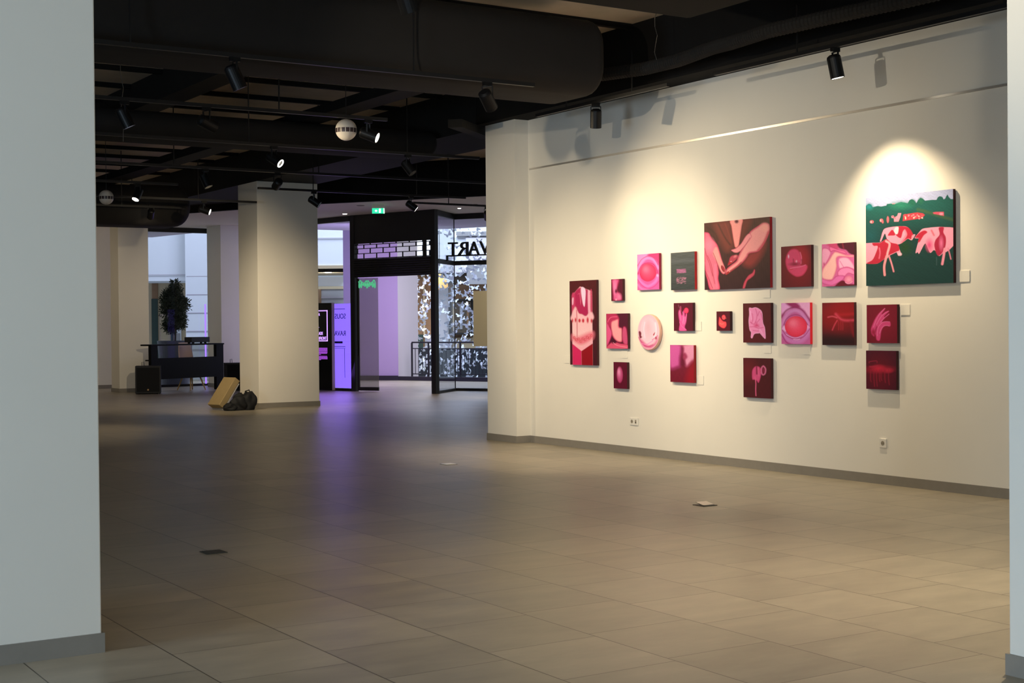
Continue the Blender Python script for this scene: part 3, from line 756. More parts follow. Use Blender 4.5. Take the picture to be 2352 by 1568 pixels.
# floor boxes
for (x, y), s, op in (((3.38, 9.06), 'dark square floor box in the left foreground floor', 0), ((7.6, 9.02), 'floor box with tilted steel lid in the right foreground floor', 1), ((7.63, 13.31), 'pale floor box lid in front of the pier', 2)):
    t = thing('floor_box', (x, y, 0), s, 'floor box')
    w = .072
    MB().box(-w, w, -w, w, 0, .004).build('trim_plate', 'boxlid' if op < 2 else 'steel', t)
    if op == 1:
        MB().add([(-w*.8, -.05, .005), (w*.8, -.05, .005), (w*.8, .05, .022), (-w*.8, .05, .022), (-w*.8, -.05, .009), (w*.8, -.05, .009), (w*.8, .05, .026), (-w*.8, .05, .026)],
                 [(0, 1, 2, 3), (4, 5, 6, 7), (0, 1, 5, 4), (1, 2, 6, 5), (2, 3, 7, 6), (3, 0, 4, 7)]).build('lid', 'steel', t)
    else:
        MB().box(-w*.82, w*.82, -w*.82, w*.82, .004, .007).build('lid', 'boxlid' if op == 0 else 'plastic', t)

# ================================================================ DESK GROUP
A = Vector((10.49, 31.96, 0)); B = Vector((12.61, 32.95, 0)); DL = (B-A).length; DA = math.atan2(B.y-A.y, B.x-A.x)
dk = thing('reception_desk', A, 'black reception desk with open slot and raised counter between the two columns', 'desk', rz=DA)
MB().box(-.02, DL+.02, 0, .34, 1.085, 1.12).build('counter_top', 'desk', dk, .003)
MB().box(0, .20, .01, .10, 0, 1.085).build('side_panel', 'desk', dk)
MB().box(DL-.24, DL, .01, .10, 0, 1.085).build('side_panel', 'desk', dk)
MB().box(.20, DL-.24, .01, .05, .31, .80).build('front_panel', 'desk', dk)
MB().box(.20, DL-.24, .05, .42, .73, .76).build('work_surface', 'desk', dk)
o = thing('printer', (A.x+math.cos(DA)*1.62-math.sin(DA)*.17, A.y+math.sin(DA)*1.62+math.cos(DA)*.17, 1.12), 'long low black device on feet on top of the desk counter', 'device', rz=DA)
MB().box(-.30, .30, -.12, .12, .03, .155).build('body', 'eq', o, .006)
for sx in (-.2, .2):
    for sy in (-.07, .07): MB().box(sx-.02, sx+.02, sy-.02, sy+.02, 0, .03).build('foot', 'eq', o)
# black cabinets
def cab(p0, w, d, h, label, led=False, rz=0):
    t = thing('speaker_cabinet', p0, label, 'speaker', rz=rz)
    MB().box(0, w, 0, d, .015, h).build('cabinet', 'eq', t, .008)
    MB().box(.03, w-.03, -.006, 0, .05, h-.04).build('front_grille', 'desk', t)
    MB().box(.02, .06, .02, .06, 0, .015).box(w-.06, w-.02, .02, .06, 0, .015).box(.02, .06, d-.06, d-.02, 0, .015).box(w-.06, w-.02, d-.06, d-.02, 0, .015).build('feet', 'eq', t)
    MB().tube([(w*.25, d*.5, h), (w*.25, d*.5, h+.08), (w*.25+.04, d*.5, h+.09), (w*.25+.05, d*.5, h)], .006, 6).build('cable', 'track', t)
    if led: MB().tube([(w*.5, -.012, .10), (w*.5, -.005, .10)], .02, 12).build('badge', 'wood', t)
q = at_z(311, 905.5, 0); cab((q[0], q[1], 0), .56, .45, .64, 'black box speaker standing left of the reception desk', True, -.35)
q = at_z(519.5, 898.0, 0); cab((q[0], q[1], 0), .50, .45, .66, 'black box speaker between the desk and the middle column', False, -.25)
# shell chair
q = at_z(422, 897, 0)
ch = thing('shell_chair', (q[0]+.27, q[1]+.22, 0), 'beige shell chair with light wooden legs behind the desk', 'chair', rz=DA)
m = MB(); nu, nv = 13, 13; vs = []
for j in range(nv):
    v = j/(nv-1)
    if v < .45: yy_ = -.22+v/.45*.40; z_ = .46-.02*math.sin(v/.45*math.pi)
    else: k = (v-.45)/.55; yy_ = .18+.10*k; z_ = .46+k*.68
    for i in range(nu):
        u = i/(nu-1)*2-1; wd_ = .24*(1-.22*max(0, (v-.6)/.4)**2); vs.append((u*wd_, yy_-.05*u*u*(v > .45), z_+.04*u*u*(v < .45)))
m.add(vs, [(j*nu+i, j*nu+i+1, (j+1)*nu+i+1, (j+1)*nu+i) for j in range(nv-1) for i in range(nu-1)])
o = m.build('seat_shell', 'seat', ch, smooth=True); md = o.modifiers.new('s', 'SOLIDIFY'); md.thickness = .02
for sx in (-1, 1):
    for sy in (-1, 1):
        MB().tube([(sx*.12, sy*.10, .44), (sx*.25, sy*.22, 0)], [.022, .014], 10).build('leg', 'wood', ch)
# planter + tree outside the glass
q = at_d(402, 800, 37.2); px_, py_ = q[0], q[1]
plc = thing('planter', (px_, py_, 0), 'large grey tapered planter behind the desk outside the glass', 'planter')
MB().lathe([(0, 0), (.34, 0), (.36, .02), (.45, 1.10), (.46, 1.16), (.41, 1.16), (.40, 1.05), (0, 1.05)], 32).build('pot', 'pot', plc, smooth=False)
MB().lathe([(0, 1.06), (.40, 1.06)], 24).build('soil', 'dbrown', plc)
tr = thing('olive_tree', (px_, py_, 1.06), 'small leafy tree growing from the grey planter behind the desk', 'tree')
tk = MB().tube([(0, 0, 0), (.02, 0, .35), (-.02, 0, .6), (.0, 0, .9), (.03, .02, 1.3), (.0, 0, 1.6)], [.03, .026, .022, .018, .012, .006], 8)
tips = []
for k in range(26):
    z = .45+random.random()*1.05; a_ = random.uniform(0, 6.28); l = random.uniform(.18, .42)*(1.15-.5*abs(z-.9))
    e_ = (l*math.cos(a_), l*math.sin(a_), z+random.uniform(.05, .3)); tk.tube([(0, 0, z-.1), ((e_[0])*.5, e_[1]*.5, z+.05), e_], [.008, .006, .003], 5); tips.append(e_)
tk.build('trunk', 'bark', tr)
lf = MB(); clumps = [(0, 0, 1.58, .12), (.05, .02, 1.44, .16)]
for k in range(34):
    a_ = random.uniform(0, 6.28); zc = random.uniform(-1, 1); rr_ = math.sqrt(max(0, 1-zc*zc))*random.uniform(.35, 1.0)
    clumps.append((.32*rr_*math.cos(a_), .32*rr_*math.sin(a_), .88+.52*zc, random.uniform(.11, .18)))
for (cx_, cy_, cz_, cr_r) in clumps:
    for k in range(int(6200*cr_r**1.6/ .9)):
        d_ = Vector((random.gauss(0, 1), random.gauss(0, 1), random.gauss(0, 1))).normalized()
        c_ = Vector((cx_, cy_, cz_)) + d_*cr_r*random.uniform(.2, 1.15)
        s_ = d_.orthogonal().normalized(); s_ = (Quaternion(d_, random.uniform(0, 6.28)) @ s_)
        l_ = random.uniform(.045, .08); w_ = .014
        lf.add([c_, c_+d_*l_*.5+s_*w_, c_+d_*l_, c_+d_*l_*.5-s_*w_], [(0, 1, 2, 3)])
lf.build('foliage', 'leaf', tr)
# glass balustrade far left outside
q = at_d(440, 860, 40); gb = MB().box(-.9, 1.2, -.01, .01, 0, 1.1).build('glass_balustrade', 'glass2'); gb.location = (q[0], q[1], 0); gb.rotation_euler = (0, 0, -TH)
tag(gb, 'clear glass balustrade outside behind the desk', 'balustrade'); gh = MB().bar((-.9, 0, 1.12), (1.2, 0, 1.12), .04, .04).build('handrail', 'railm', gb)

# package + bags at the column foot
q = at_z(512, 942, 0)
pk = thing('cardboard_package', (q[0], q[1], 0), 'flat brown cardboard package leaning against the middle column', 'package', rz=math.radians(12))
th_ = math.radians(48); hgt, wdt, tk_ = .72, .42, .10
R_ = Matrix.Rotation(math.radians(36), 4, 'Y')
def tb(name, m, x0, x1, y0, y1, z0, z1, bev=.01):
    mb = MB().box(x0, x1, y0, y1, z0, z1); mb.v = [tuple(R_ @ Vector(v)) for v in mb.v]; return mb.build(name, m, pk, bev)
tb('carton', 'cardbd', -.15, -.03, -.05, .34, 0.018, .62)
tb('backing_board', 'white', -.03, -.005, -.04, .33, .003, .57, .002)
def blob(name, parent, c, r, seed, squash=(1, 1, 1), m='bag'):
    rr = random.Random(seed); bm = bmesh.new(); bmesh.ops.create_icosphere(bm, subdivisions=4, radius=1)
    ks = [(Vector((rr.uniform(-1, 1), rr.uniform(-1, 1), rr.uniform(-1, 1))).normalized(), rr.uniform(2, 5), rr.uniform(0, 6)) for _ in range(10)]
    for v in bm.verts:
        n_ = v.co.normalized(); s_ = 1 + sum(.045*math.sin(k_*n_.dot(a_)*2+p_) for a_, k_, p_ in ks)
        v.co = Vector((n_.x*r*squash[0]*s_, n_.y*r*squash[1]*s_, n_.z*r*squash[2]*s_))+Vector(c)
        v.co.z = max(v.co.z, .002)
    me = bpy.data.meshes.new(name); bm.to_mesh(me); bm.free(); me.materials.append(MT[m])
    me.polygons.foreach_set('use_smooth', [True]*len(me.polygons))
    o = bpy.data.objects.new(name, me); COL.objects.link(o); o.parent = parent; return o
q = at_z(570, 941, 0)
bgt = thing('black_bag', (q[0], q[1], 0), 'black fabric bag with standing handles slumped at the foot of the middle column', 'bag')
blob('bag_body', bgt, (0, 0, .13), .15, 3, (1.0, .9, 1.35)); 
MB().tube([(-.06, 0, .28), (-.05, 0, .34), (.02, 0, .36), (.05, 0, .29)], .012, 8).build('handle', 'bag', bgt)
q = at_z(545, 942, 0)
bgt = thing('black_bag', (q[0], q[1], 0), 'lower black bag squeezed between the cardboard package and the other bag', 'bag')
blob('bag_body', bgt, (0.04, 0, .12), .15, 8, (1.0, .8, 1.15)); blob('bag_flap', bgt, (-.14, -.02, .06), .10, 9, (1.3, .9, .8))
MB().tube([(.02, 0, .26), (.03, 0, .31), (.08, 0, .31), (.09, 0, .25)], .012, 8).build('handle', 'bag', bgt)

# ================================================================ PAINTINGS
WALLLIT = np.array([.92, .79, .55])      # colour of the lamp light on the wall, to turn seen colours into paint
def lin(c): return np.clip(s2l(c)/WALLLIT*1.02, 0, .95)
MT['paint'] = vcol_mat('oil_paint', .55)
class Art:
    def __init__(s, X, Y, bg):
        s.X, s.Y = X, Y; s.C = np.zeros(X.shape+(3,)); s.C[:] = lin(bg)
    def put(s, a, col):
        a = np.clip(a, 0, 1)[..., None]; s.C = s.C*(1-a)+col*a
    def grad(s, c0, c1, p0, p1):
        d = np.array(p1, float)-p0; t = ((s.X-p0[0])*d[0]+(s.Y-p0[1])*d[1])/(d@d); t = np.clip(t, 0, 1)[..., None]
        s.C = lin(c0)*(1-t)+lin(c1)*t; return s
    @staticmethod
    def spline(p, closed=True, k=6):
        p = np.array(p, float); n = len(p); out = []
        for i in range(n if closed else n-1):
            g = (lambda j: p[j % n]) if closed else (lambda j: p[min(max(j, 0), n-1)])
            a, b, c, d = g(i-1), g(i), g(i+1), g(i+2)
            for q in range(k):
                t = q/k; out.append(.5*(2*b+(c-a)*t+(2*a-5*b+4*c-d)*t*t+(3*b-a-3*c+d)*t**3))
        if not closed: out.append(p[-1])
        return np.array(out)
    def dist(s, p, closed):
        D = np.full(s.X.shape, 1e9)
        n = len(p)
        for i in range(n if closed else n-1):
            a = p[i]; b = p[(i+1) % n]; d = b-a; L = d@d+1e-9
            t = np.clip(((s.X-a[0])*d[0]+(s.Y-a[1])*d[1])/L, 0, 1)
            D = np.minimum(D, (s.X-a[0]-t*d[0])**2+(s.Y-a[1]-t*d[1])**2)
        return np.sqrt(D)
    def poly(s, p, col, soft=3, edge=None, ew=25, smooth=True, light=None):
        p = s.spline(p) if smooth else np.array(p, float)
        D = s.dist(p, True); ins = np.zeros(s.X.shape, bool); n = len(p)
        for i in range(n):
            a = p[i]; b = p[(i+1) % n]
            if a[1] == b[1]: continue
            ins ^= ((a[1] > s.Y) != (b[1] > s.Y)) & (s.X < (b[0]-a[0])*(s.Y-a[1])/(b[1]-a[1])+a[0])
        sd = np.where(ins, D, -D); c = np.zeros(s.C.shape)+lin(col)
        if edge is not None:
            t = np.clip(sd/ew, 0, 1)[..., None]; t = t*t*(3-2*t); c = lin(edge)*(1-t)+c*t
        if light is not None:
            (l0, c2, l1) = light; d = np.array(l1, float)-l0; t = np.clip(((s.X-l0[0])*d[0]+(s.Y-l0[1])*d[1])/(d@d), 0, 1)[..., None]; c = c*(1-t)+lin(c2)*t
        s.put(sd/soft*.5+.5, c); return s
    def ell(s, cx, cy, rx, ry, col, soft=3, edge=None, rot=0, hl=None):
        a = math.radians(rot); dx = s.X-cx; dy = s.Y-cy; x = dx*math.cos(a)+dy*math.sin(a); y = -dx*math.sin(a)+dy*math.cos(a)
        r = np.sqrt((x/rx)**2+(y/ry)**2); sd = (1-r)*min(rx, ry); c = np.zeros(s.C.shape)+lin(col)
        if edge is not None:
            t = np.clip(1-r, 0, 1)[..., None]**.6; c = lin(edge)*(1-t)+c*t
        if hl is not None:
            h = np.exp(-(((dx/rx+.25)**2+(dy/ry+.35)**2)*5))[..., None]; c = c*(1-h)+lin(hl)*h
        s.put(sd/soft*.5+.5, c); return s
    def st(s, p, w, col, soft=3, op=1, closed=False):
        D = s.dist(s.spline(p, closed), closed); s.put(((w/2-D)/soft*.5+.5)*op if soft < w else np.clip(1-D/soft, 0, 1)**1.5*op, np.zeros(s.C.shape)+lin(col)); return s
    def brush(s, amp=.08, sx=9, sy=30, seed=0):
        r = np.random.default_rng(seed); n = 0
        for k in range(6):
            a, b, p = r.uniform(-1, 1)/sx*3, r.uniform(-1, 1)/sy*3, r.uniform(0, 6); n = n+np.sin(s.X*a+s.Y*b+p)
        s.C = np.clip(s.C*(1+.45*amp*n[..., None]/2.4), 0, 1); return s

CROPS = dict(A=(1290, 620, 5.2278), B=(1450, 560, 6.03), C=(1600, 480, 7.842), D=(1780, 540, 5.805), E=(1970, 420, 6.272), F=(1970, 680, 6.815), G=(1690, 680, 6.27), H=(1520, 680, 7.467))
def full(cr, p): x0, y0, s_ = CROPS[cr]; return (x0+p[0]/s_, y0+p[1]/s_)
DEP = .038
def painting(cr, corners, bg, fn, label, side=(60, 14, 22), res=1.0, name='painting'):
    c = [at_x(*full(cr, p), WX-DEP) for p in corners]
    y0 = (c[0][1]+c[3][1])/2; y1 = (c[1][1]+c[2][1])/2; zt = (c[0][2]+c[1][2])/2; zb = (c[2][2]+c[3][2])/2
    wpx = (corners[1][0]-corners[0][0])/CROPS[cr][2]; hpx = (corners[3][1]-corners[0][1])/CROPS[cr][2]
    nx = int(max(60, wpx*1.35*res)); ny = int(max(70, hpx*1.25*res))
    uu, vv = np.meshgrid(np.linspace(0, 1, nx), np.linspace(0, 1, ny))
    K = [np.array(p, float) for p in corners]
    X = (K[0][0]*(1-uu)+K[1][0]*uu)*(1-vv)+(K[3][0]*(1-uu)+K[2][0]*uu)*vv
    Y = (K[0][1]*(1-uu)+K[1][1]*uu)*(1-vv)+(K[3][1]*(1-uu)+K[2][1]*uu)*vv
    A_ = Art(X, Y, bg); fn(A_)
    t = thing(name, (WX, (y0+y1)/2, (zt+zb)/2), label, 'painting', 'canvases of the red painting group')
    w = abs(y0-y1)/2; h = (zt-zb)/2
    MB().box(-DEP, -.006, -w, w, -h, h).build('canvas_edge', mat('canvas_edge_paint', np.clip(np.array(side), 0, 255), .7), t, .0015)
    MB().box(-.006, 0, -w*.6, w*.6, -.01, .01).build('hanging_cleat', 'wood', t)
    V_ = np.stack([np.full(uu.size, -DEP-.0012), (w-2*w*uu).ravel(), (h-2*h*vv).ravel()], 1)
    idx = np.arange(nx*ny).reshape(ny, nx)
    F_ = np.stack([idx[:-1, :-1], idx[1:, :-1], idx[1:, 1:], idx[:-1, 1:]], -1).reshape(-1, 4)
    me = bpy.data.meshes.new('painted_front'); me.from_pydata(V_.tolist(), [], F_.tolist())
    at = me.color_attributes.new('paint', 'FLOAT_COLOR', 'POINT')
    at.data.foreach_set('color', np.concatenate([A_.C.reshape(-1, 3), np.ones((nx*ny, 1))], 1).ravel())
    me.materials.append(MT['paint']); o = bpy.data.objects.new('painted_front', me); COL.objects.link(o); o.parent = t
    return t

def f(a):
    a.grad((78, 18, 20), (66, 20, 26), (260, 120), (260, 1140)).brush(.15)
    a.poly([(232, 195), (372, 258), (370, 1146), (125, 1138), (132, 300)], (228, 150, 140), smooth=False, light=((250, 250), (240, 180, 160), (250, 760)))
    a.poly([(150, 300), (232, 210), (330, 250), (328, 330), (325, 520), (290, 552), (250, 530), (215, 520), (190, 480), (165, 440)], (170, 30, 66), soft=6)
    a.poly([(130, 300), (165, 280), (168, 440), (150, 480), (130, 520)], (190, 50, 80), soft=6)
    a.poly([(352, 260), (372, 262), (371, 520), (350, 480)], (190, 60, 80), soft=6)
    a.poly([(243, 212), (295, 235), (290, 380), (278, 440), (258, 380)], (236, 190, 186), soft=5)
    a.poly([(322, 262), (350, 275), (345, 500), (325, 505)], (228, 150, 150), soft=6)
    a.poly([(135, 340), (150, 330), (146, 400), (134, 410)], (232, 170, 170), soft=6)
    a.st([(232, 205), (238, 420)], 3, (225, 120, 120)); a.st([(205, 290), (225, 282), (235, 400)], 4, (225, 90, 110)); a.st([(345, 290), (365, 300)], 5, (230, 90, 90))
    a.poly([(130, 520), (170, 440), (195, 490), (215, 530), (290, 560), (325, 530), (370, 510), (370, 600), (130, 600)], (238, 170, 155), soft=10)
    for x, y, rx, ry in ((133, 602, 8, 22), (170, 597, 10, 26), (218, 605, 14, 22), (262, 607, 14, 24), (316, 602, 12, 34), (362, 612, 10, 24)): a.ell(x, y, rx, ry, (190, 40, 50), 5)
    a.st([(185, 480), (188, 640), (186, 810)], 8, (185, 60, 70), 5)
    a.poly([(128, 770), (190, 800), (370, 740), (370, 830), (235, 900), (128, 840)], (226, 110, 110), soft=25)
    for k in range(9): a.ell(150+k*26, 835-abs(k-3)*9+(k % 2)*18, 13, 14, (200, 50, 60), 8); a.ell(152+k*26, 835-abs(k-3)*9+(k % 2)*18, 6, 7, (236, 130, 120), 4)
    a.poly([(126, 850), (235, 925), (371, 840), (371, 885), (235, 975), (126, 885)], (240, 160, 150), smooth=False)
    a.poly([(126, 882), (235, 972), (235, 1150), (124, 1150)], (206, 34, 76), smooth=False)
    a.poly([(235, 972), (371, 883), (371, 1150), (235, 1150)], (140, 12, 22), smooth=False)
painting('A', [(106, 128), (424, 121), (418, 1148), (93, 1132)], (80, 15, 20), f, 'tall narrow red painting of a glass-cased cake, leftmost on the gallery wall')
def f(a):
    a.brush(.1).poly([(606, 111), (690, 110), (682, 180), (668, 240), (705, 290), (722, 362), (625, 364), (614, 300), (611, 240), (604, 170)], (206, 80, 112), 10, (150, 24, 56), 25)
    a.ell(640, 200, 14, 60, (226, 120, 142), 18).ell(690, 320, 22, 30, (224, 110, 130), 18).ell(655, 254, 13, 22, (90, 10, 34), 8).ell(655, 355, 9, 10, (236, 150, 150), 8)
painting('A', [(597, 110), (732, 107), (732, 370), (596, 370)], (82, 16, 32), f, 'very small painting of a pale bare torso, right of the cake painting top')
def f(a):
    a.poly([(538, 522), (600, 520), (665, 530), (692, 600), (610, 620), (575, 700), (538, 660)], (178, 40, 70), 10).st([(545, 640), (590, 570), (670, 560)], 8, (226, 90, 110), 10)
    a.poly([(598, 620), (640, 596), (688, 590), (692, 680), (726, 700), (735, 780), (722, 862), (660, 852), (612, 790), (592, 690)], (240, 146, 132), 5, (200, 60, 84), 22)
    a.poly([(538, 630), (580, 680), (608, 760), (575, 860), (538, 905)], (222, 80, 112), 6, (170, 30, 64), 16)
    a.poly([(735, 690), (770, 680), (790, 740), (794, 900), (740, 885), (722, 790)], (196, 70, 96), 8, (130, 20, 44), 18)
    a.poly([(538, 945), (590, 870), (640, 858), (700, 880), (794, 900), (796, 950)], (214, 76, 94), 6, (170, 34, 60), 14).poly([(600, 830), (640, 838), (660, 870), (610, 880)], (70, 12, 30), 8)
    a.st([(620, 870), (670, 905), (780, 930)], 6, (235, 130, 130), 8)
painting('A', [(538, 522), (797, 522), (793, 948), (537, 938)], (76, 16, 32), f, 'small painting of a bare neck and raised hand, second column above the egg')
def f(a): a.brush(.08).ell(700, 1257, 38, 98, (206, 84, 116), 4, (150, 30, 62), hl=(232, 136, 152))
painting('A', [(626, 1103), (788, 1109), (785, 1428), (624, 1418)], (92, 14, 32), f, 'small dark red painting of a single pink egg shape, lowest on the left')
def f(a):
    a.poly([(84, 140), (240, 130), (160, 230), (86, 290)], (228, 120, 152), 20).poly([(255, 130), (400, 120), (400, 330), (330, 220), (250, 180)], (200, 50, 90), 20)
    a.st([(86, 370), (130, 280), (185, 215), (240, 196), (300, 215), (345, 270), (375, 340)], 34, (234, 120, 158), 14).st([(90, 300), (140, 220), (200, 180), (255, 165), (320, 200), (372, 290)], 7, (176, 34, 76), 8)
    a.st([(94, 420), (120, 340), (165, 283), (238, 262), (308, 283), (348, 340), (366, 410)], 11, (160, 28, 64), 8)
    a.st([(86, 440), (130, 520), (200, 575), (250, 582), (330, 530), (372, 450)], 34, (224, 104, 150), 14).st([(88, 490), (150, 570), (232, 616), (320, 590), (384, 520)], 9, (190, 44, 96), 10).st([(90, 560), (150, 620), (240, 640)], 20, (226, 110, 150), 14)
    a.ell(233, 393, 114, 122, (238, 66, 90), 4, (206, 30, 62), hl=(244, 96, 112)).st([(118, 400), (150, 480), (233, 520), (315, 480), (350, 400)], 5, (160, 24, 56), 7).ell(364, 440, 14, 18, (236, 150, 170), 8)
painting('B', [(84, 146), (385, 128), (386, 634), (84, 636)], (214, 78, 122), f, 'pink painting of a closed round red eyeball, upper left of the group', side=(140, 20, 60))
def f(a):
    a.grad((72, 72, 62), (48, 50, 44), (700, 120), (700, 640)).brush(.22, 60, 8, 3)
    a.st([(560, 245), (880, 225)], 30, (92, 90, 84), 26, .5).st([(560, 300), (880, 290)], 5, (46, 46, 40), 8, .7)
    r = random.Random(2); a.poly([(632, 352), (755, 345), (760, 392), (634, 402)], (140, 80, 96), 8, smooth=False)
    for k in range(22): x = 634+r.random()*120; y = 352+r.random()*46; a.st([(x-5, y), (x+8, y)], 9, (160, 90, 108), 5, .7)
    for k in range(60): x = 632+r.random()*125; y = 458+r.random()*90; a.st([(x-8, y+3), (x+9, y-3)], 4, (176, 110, 116), 3, .8)
painting('B', [(549, 124), (878, 105), (880, 633), (549, 637)], (60, 60, 54), f, 'dark grey painting of water with a small pink reflection', side=(176, 16, 26))
def f(a):
    a.brush(.1).poly([(652, 945), (668, 905), (690, 930), (706, 985), (722, 925), (740, 925), (750, 1000), (758, 960), (776, 958), (766, 1080), (745, 1150), (768, 1204), (664, 1204), (668, 1100), (655, 1010)], (206, 74, 116), 4, (150, 30, 70), 14)
    for p in ([(672, 930), (680, 1000), (690, 1060)], [(715, 940), (722, 1020), (712, 1090)], [(764, 975), (752, 1050), (735, 1110)], [(735, 1010), (728, 1060), (715, 1110)]): a.st(p, 6, (228, 130, 154), 6)
    a.st([(655, 838), (668, 880), (690, 930)], 4, (160, 100, 110), 4, .8).st([(686, 868), (688, 930)], 12, (178, 70, 90), 7).st([(668, 1080), (700, 1140), (760, 1190)], 6, (220, 110, 140), 6).ell(765, 923, 31, 38, (240, 62, 86), 4, (214, 34, 60))
painting('B', [(590, 816), (854, 816), (852, 1208), (590, 1202)], (80, 14, 28), f, 'small painting of a raised pink hand with a red ball, below the grey water painting')
def f(a):
    a.grad((176, 60, 108), (100, 22, 34), (350, 830), (330, 1230))
    a.grad((112, 30, 44), (104, 16, 30), (350, 830), (330, 1490)).brush(.15)
    a.poly([(130, 820), (335, 820), (350, 940), (325, 1060), (320, 1170), (280, 1215), (130, 1215)], (192, 78, 122), 44, (160, 50, 90), 60)
    a.poly([(385, 830), (600, 830), (600, 1060), (520, 1130), (440, 1205), (400, 1160), (395, 1080), (425, 1040), (400, 990), (372, 980), (372, 900)], (206, 126, 136), 30, (180, 76, 98), 50)
    a.poly([(345, 870), (375, 900), (370, 990), (400, 1030), (392, 1080), (400, 1180), (330, 1190), (332, 1060), (348, 960)], (96, 18, 36), 22).ell(395, 1040, 26, 40, (150, 50, 70), 20).poly([(460, 1250), (600, 1090), (600, 1500), (420, 1500)], (138, 16, 28), 60)
painting('H', [(150, 832), (553, 845), (549, 1490), (143, 1465)], (100, 20, 34), f, 'blurred pink and dark red painting of two soft faces, lower centre left', side=(150, 14, 22))
def f(a):
    a.brush(.1).poly([(990, 352), (1008, 372), (1030, 402), (1060, 430), (1102, 440), (1113, 490), (1096, 530), (1066, 551), (1018, 535), (978, 490), (978, 420)], (238, 76, 70), 4, (206, 36, 50), 20).ell(1065, 362, 34, 43, (244, 92, 84), 4, (210, 44, 54))
    a.poly([(1092, 370), (1114, 378), (1092, 388)], (200, 60, 60), 4).ell(1058, 366, 5, 8, (120, 16, 24), 3).st([(1000, 460), (1030, 480), (1060, 470)], 6, (246, 130, 110), 8)
painting('H', [(940, 260), (1172, 260), (1168, 595), (941, 592)], (80, 12, 24), f, 'smallest painting, of a red duckling-like toy, alone in the middle')
def f(a):
    a.grad((74, 36, 24), (50, 24, 24), (700, 200), (700, 1440)).brush(.2, 14, 90, 4)
    a.poly([(330, 240), (620, 215), (640, 420), (690, 640), (560, 760), (430, 560), (360, 400)], (112, 48, 34), 60).poly([(840, 190), (1000, 190), (900, 430), (800, 560)], (104, 40, 28), 50)
    a.st([(400, 270), (520, 500), (620, 640)], 14, (64, 34, 20), 30, .8).st([(520, 250), (590, 420), (640, 600)], 10, (136, 56, 36), 26, .6).st([(180, 320), (330, 420), (400, 560)], 20, (56, 32, 18), 40, .6)
    a.poly([(622, 200), (834, 180), (826, 320), (792, 560), (772, 660), (716, 692), (690, 610), (660, 440), (640, 310)], (240, 142, 118), 5, (214, 96, 84), 22).ell(735, 222, 34, 32, (96, 36, 38), 14)
    a.poly([(137, 430), (180, 412), (228, 428), (262, 490), (290, 540), (350, 592), (395, 660), (440, 800), (482, 940), (532, 1060), (540, 1130), (505, 1168), (450, 1120), (405, 1010), (416, 1140), (408, 1250), (432, 1440), (262, 1450), (195, 1250), (160, 1120), (142, 900), (134, 650)], (226, 96, 104), 5, (188, 52, 74), 34)
    a.poly([(300, 790), (330, 700), (380, 690), (440, 860), (520, 1060), (530, 1130), (498, 1150), (440, 1080), (390, 960), (340, 880)], (238, 138, 118), 14)
    a.ell(235, 650, 80, 110, (232, 116, 120), 50)
    for p in ([(306, 780), (350, 880), (405, 1040), (412, 1110)], [(200, 830), (270, 990), (312, 1190), (345, 1340)], [(158, 1100), (225, 1240), (300, 1420)], [(150, 700), (190, 860), (240, 980), (300, 1200)]): a.st(p, 9, (110, 20, 40), 12, .85)
    a.st([(345, 1000), (352, 1200), (380, 1400)], 26, (232, 110, 122), 22, .8).st([(230, 1150), (290, 1300), (330, 1430)], 22, (230, 110, 112), 18, .8).st([(165, 960), (205, 1050), (250, 1150)], 20, (224, 96, 108), 18, .7)
    a.ell(492, 1070, 27, 68, (150, 24, 32), 5, (110, 12, 22), -24).st([(478, 1020), (515, 1120)], 5, (214, 90, 90), 5, .7)
    a.poly([(960, 800), (1100, 740), (1240, 610), (1190, 820), (1050, 1010), (940, 1040), (860, 960)], (136, 46, 38), 60)
    a.poly([(598, 930), (615, 870), (660, 830), (730, 822), (775, 840), (745, 900), (680, 960), (600, 1010), (575, 1015)], (178, 58, 66), 8, (110, 20, 30), 18).ell(715, 850, 26, 16, (226, 120, 110), 16, rot=-30).ell(622, 965, 40, 17, (170, 24, 26), 6, rot=-40).ell(640, 942, 12, 5, (250, 190, 170), 4, rot=-30)
    a.poly([(955, 445), (1010, 380), (1090, 325), (1150, 285), (1210, 255), (1270, 262), (1306, 296), (1306, 430), (1235, 610), (1130, 760), (970, 800), (930, 860), (870, 940), (780, 1022), (690, 1085), (610, 1140), (545, 1176), (545, 1110), (575, 1060), (650, 1000), (735, 935), (760, 870), (800, 780), (870, 650)], (234, 142, 122), 5, (192, 62, 76), 44)
    a.poly([(642, 735), (720, 705), (790, 650), (832, 600), (900, 490), (965, 440), (1005, 500), (930, 620), (830, 735), (760, 782), (700, 782), (665, 762)], (232, 136, 122), 5, (208, 92, 92), 20)
    a.st([(975, 520), (900, 640), (820, 740)], 7, (150, 50, 56), 10, .85).st([(820, 960), (740, 1040), (640, 1110), (560, 1165)], 22, (140, 44, 36), 24, .8).ell(585, 1140, 48, 18, (160, 36, 36), 6, rot=-38).ell(612, 1120, 10, 6, (240, 150, 130), 5)
    a.ell(1230, 340, 60, 60, (240, 150, 120), 50).st([(1290, 420), (1220, 600), (1120, 740)], 26, (190, 54, 60), 40, .8)
    a.poly([(850, 1432), (880, 1310), (950, 1200), (1020, 1150), (1052, 1088), (1072, 1110), (1056, 1190), (1000, 1245), (935, 1300), (890, 1432)], (196, 66, 74), 6, (140, 30, 44), 16)
painting('C', [(133, 248), (1314, 146), (1332, 1420), (150, 1448)], (70, 30, 24), f, 'wide painting of two pink hands touching fingertips, top centre of the group', side=(170, 22, 34), res=1.25)
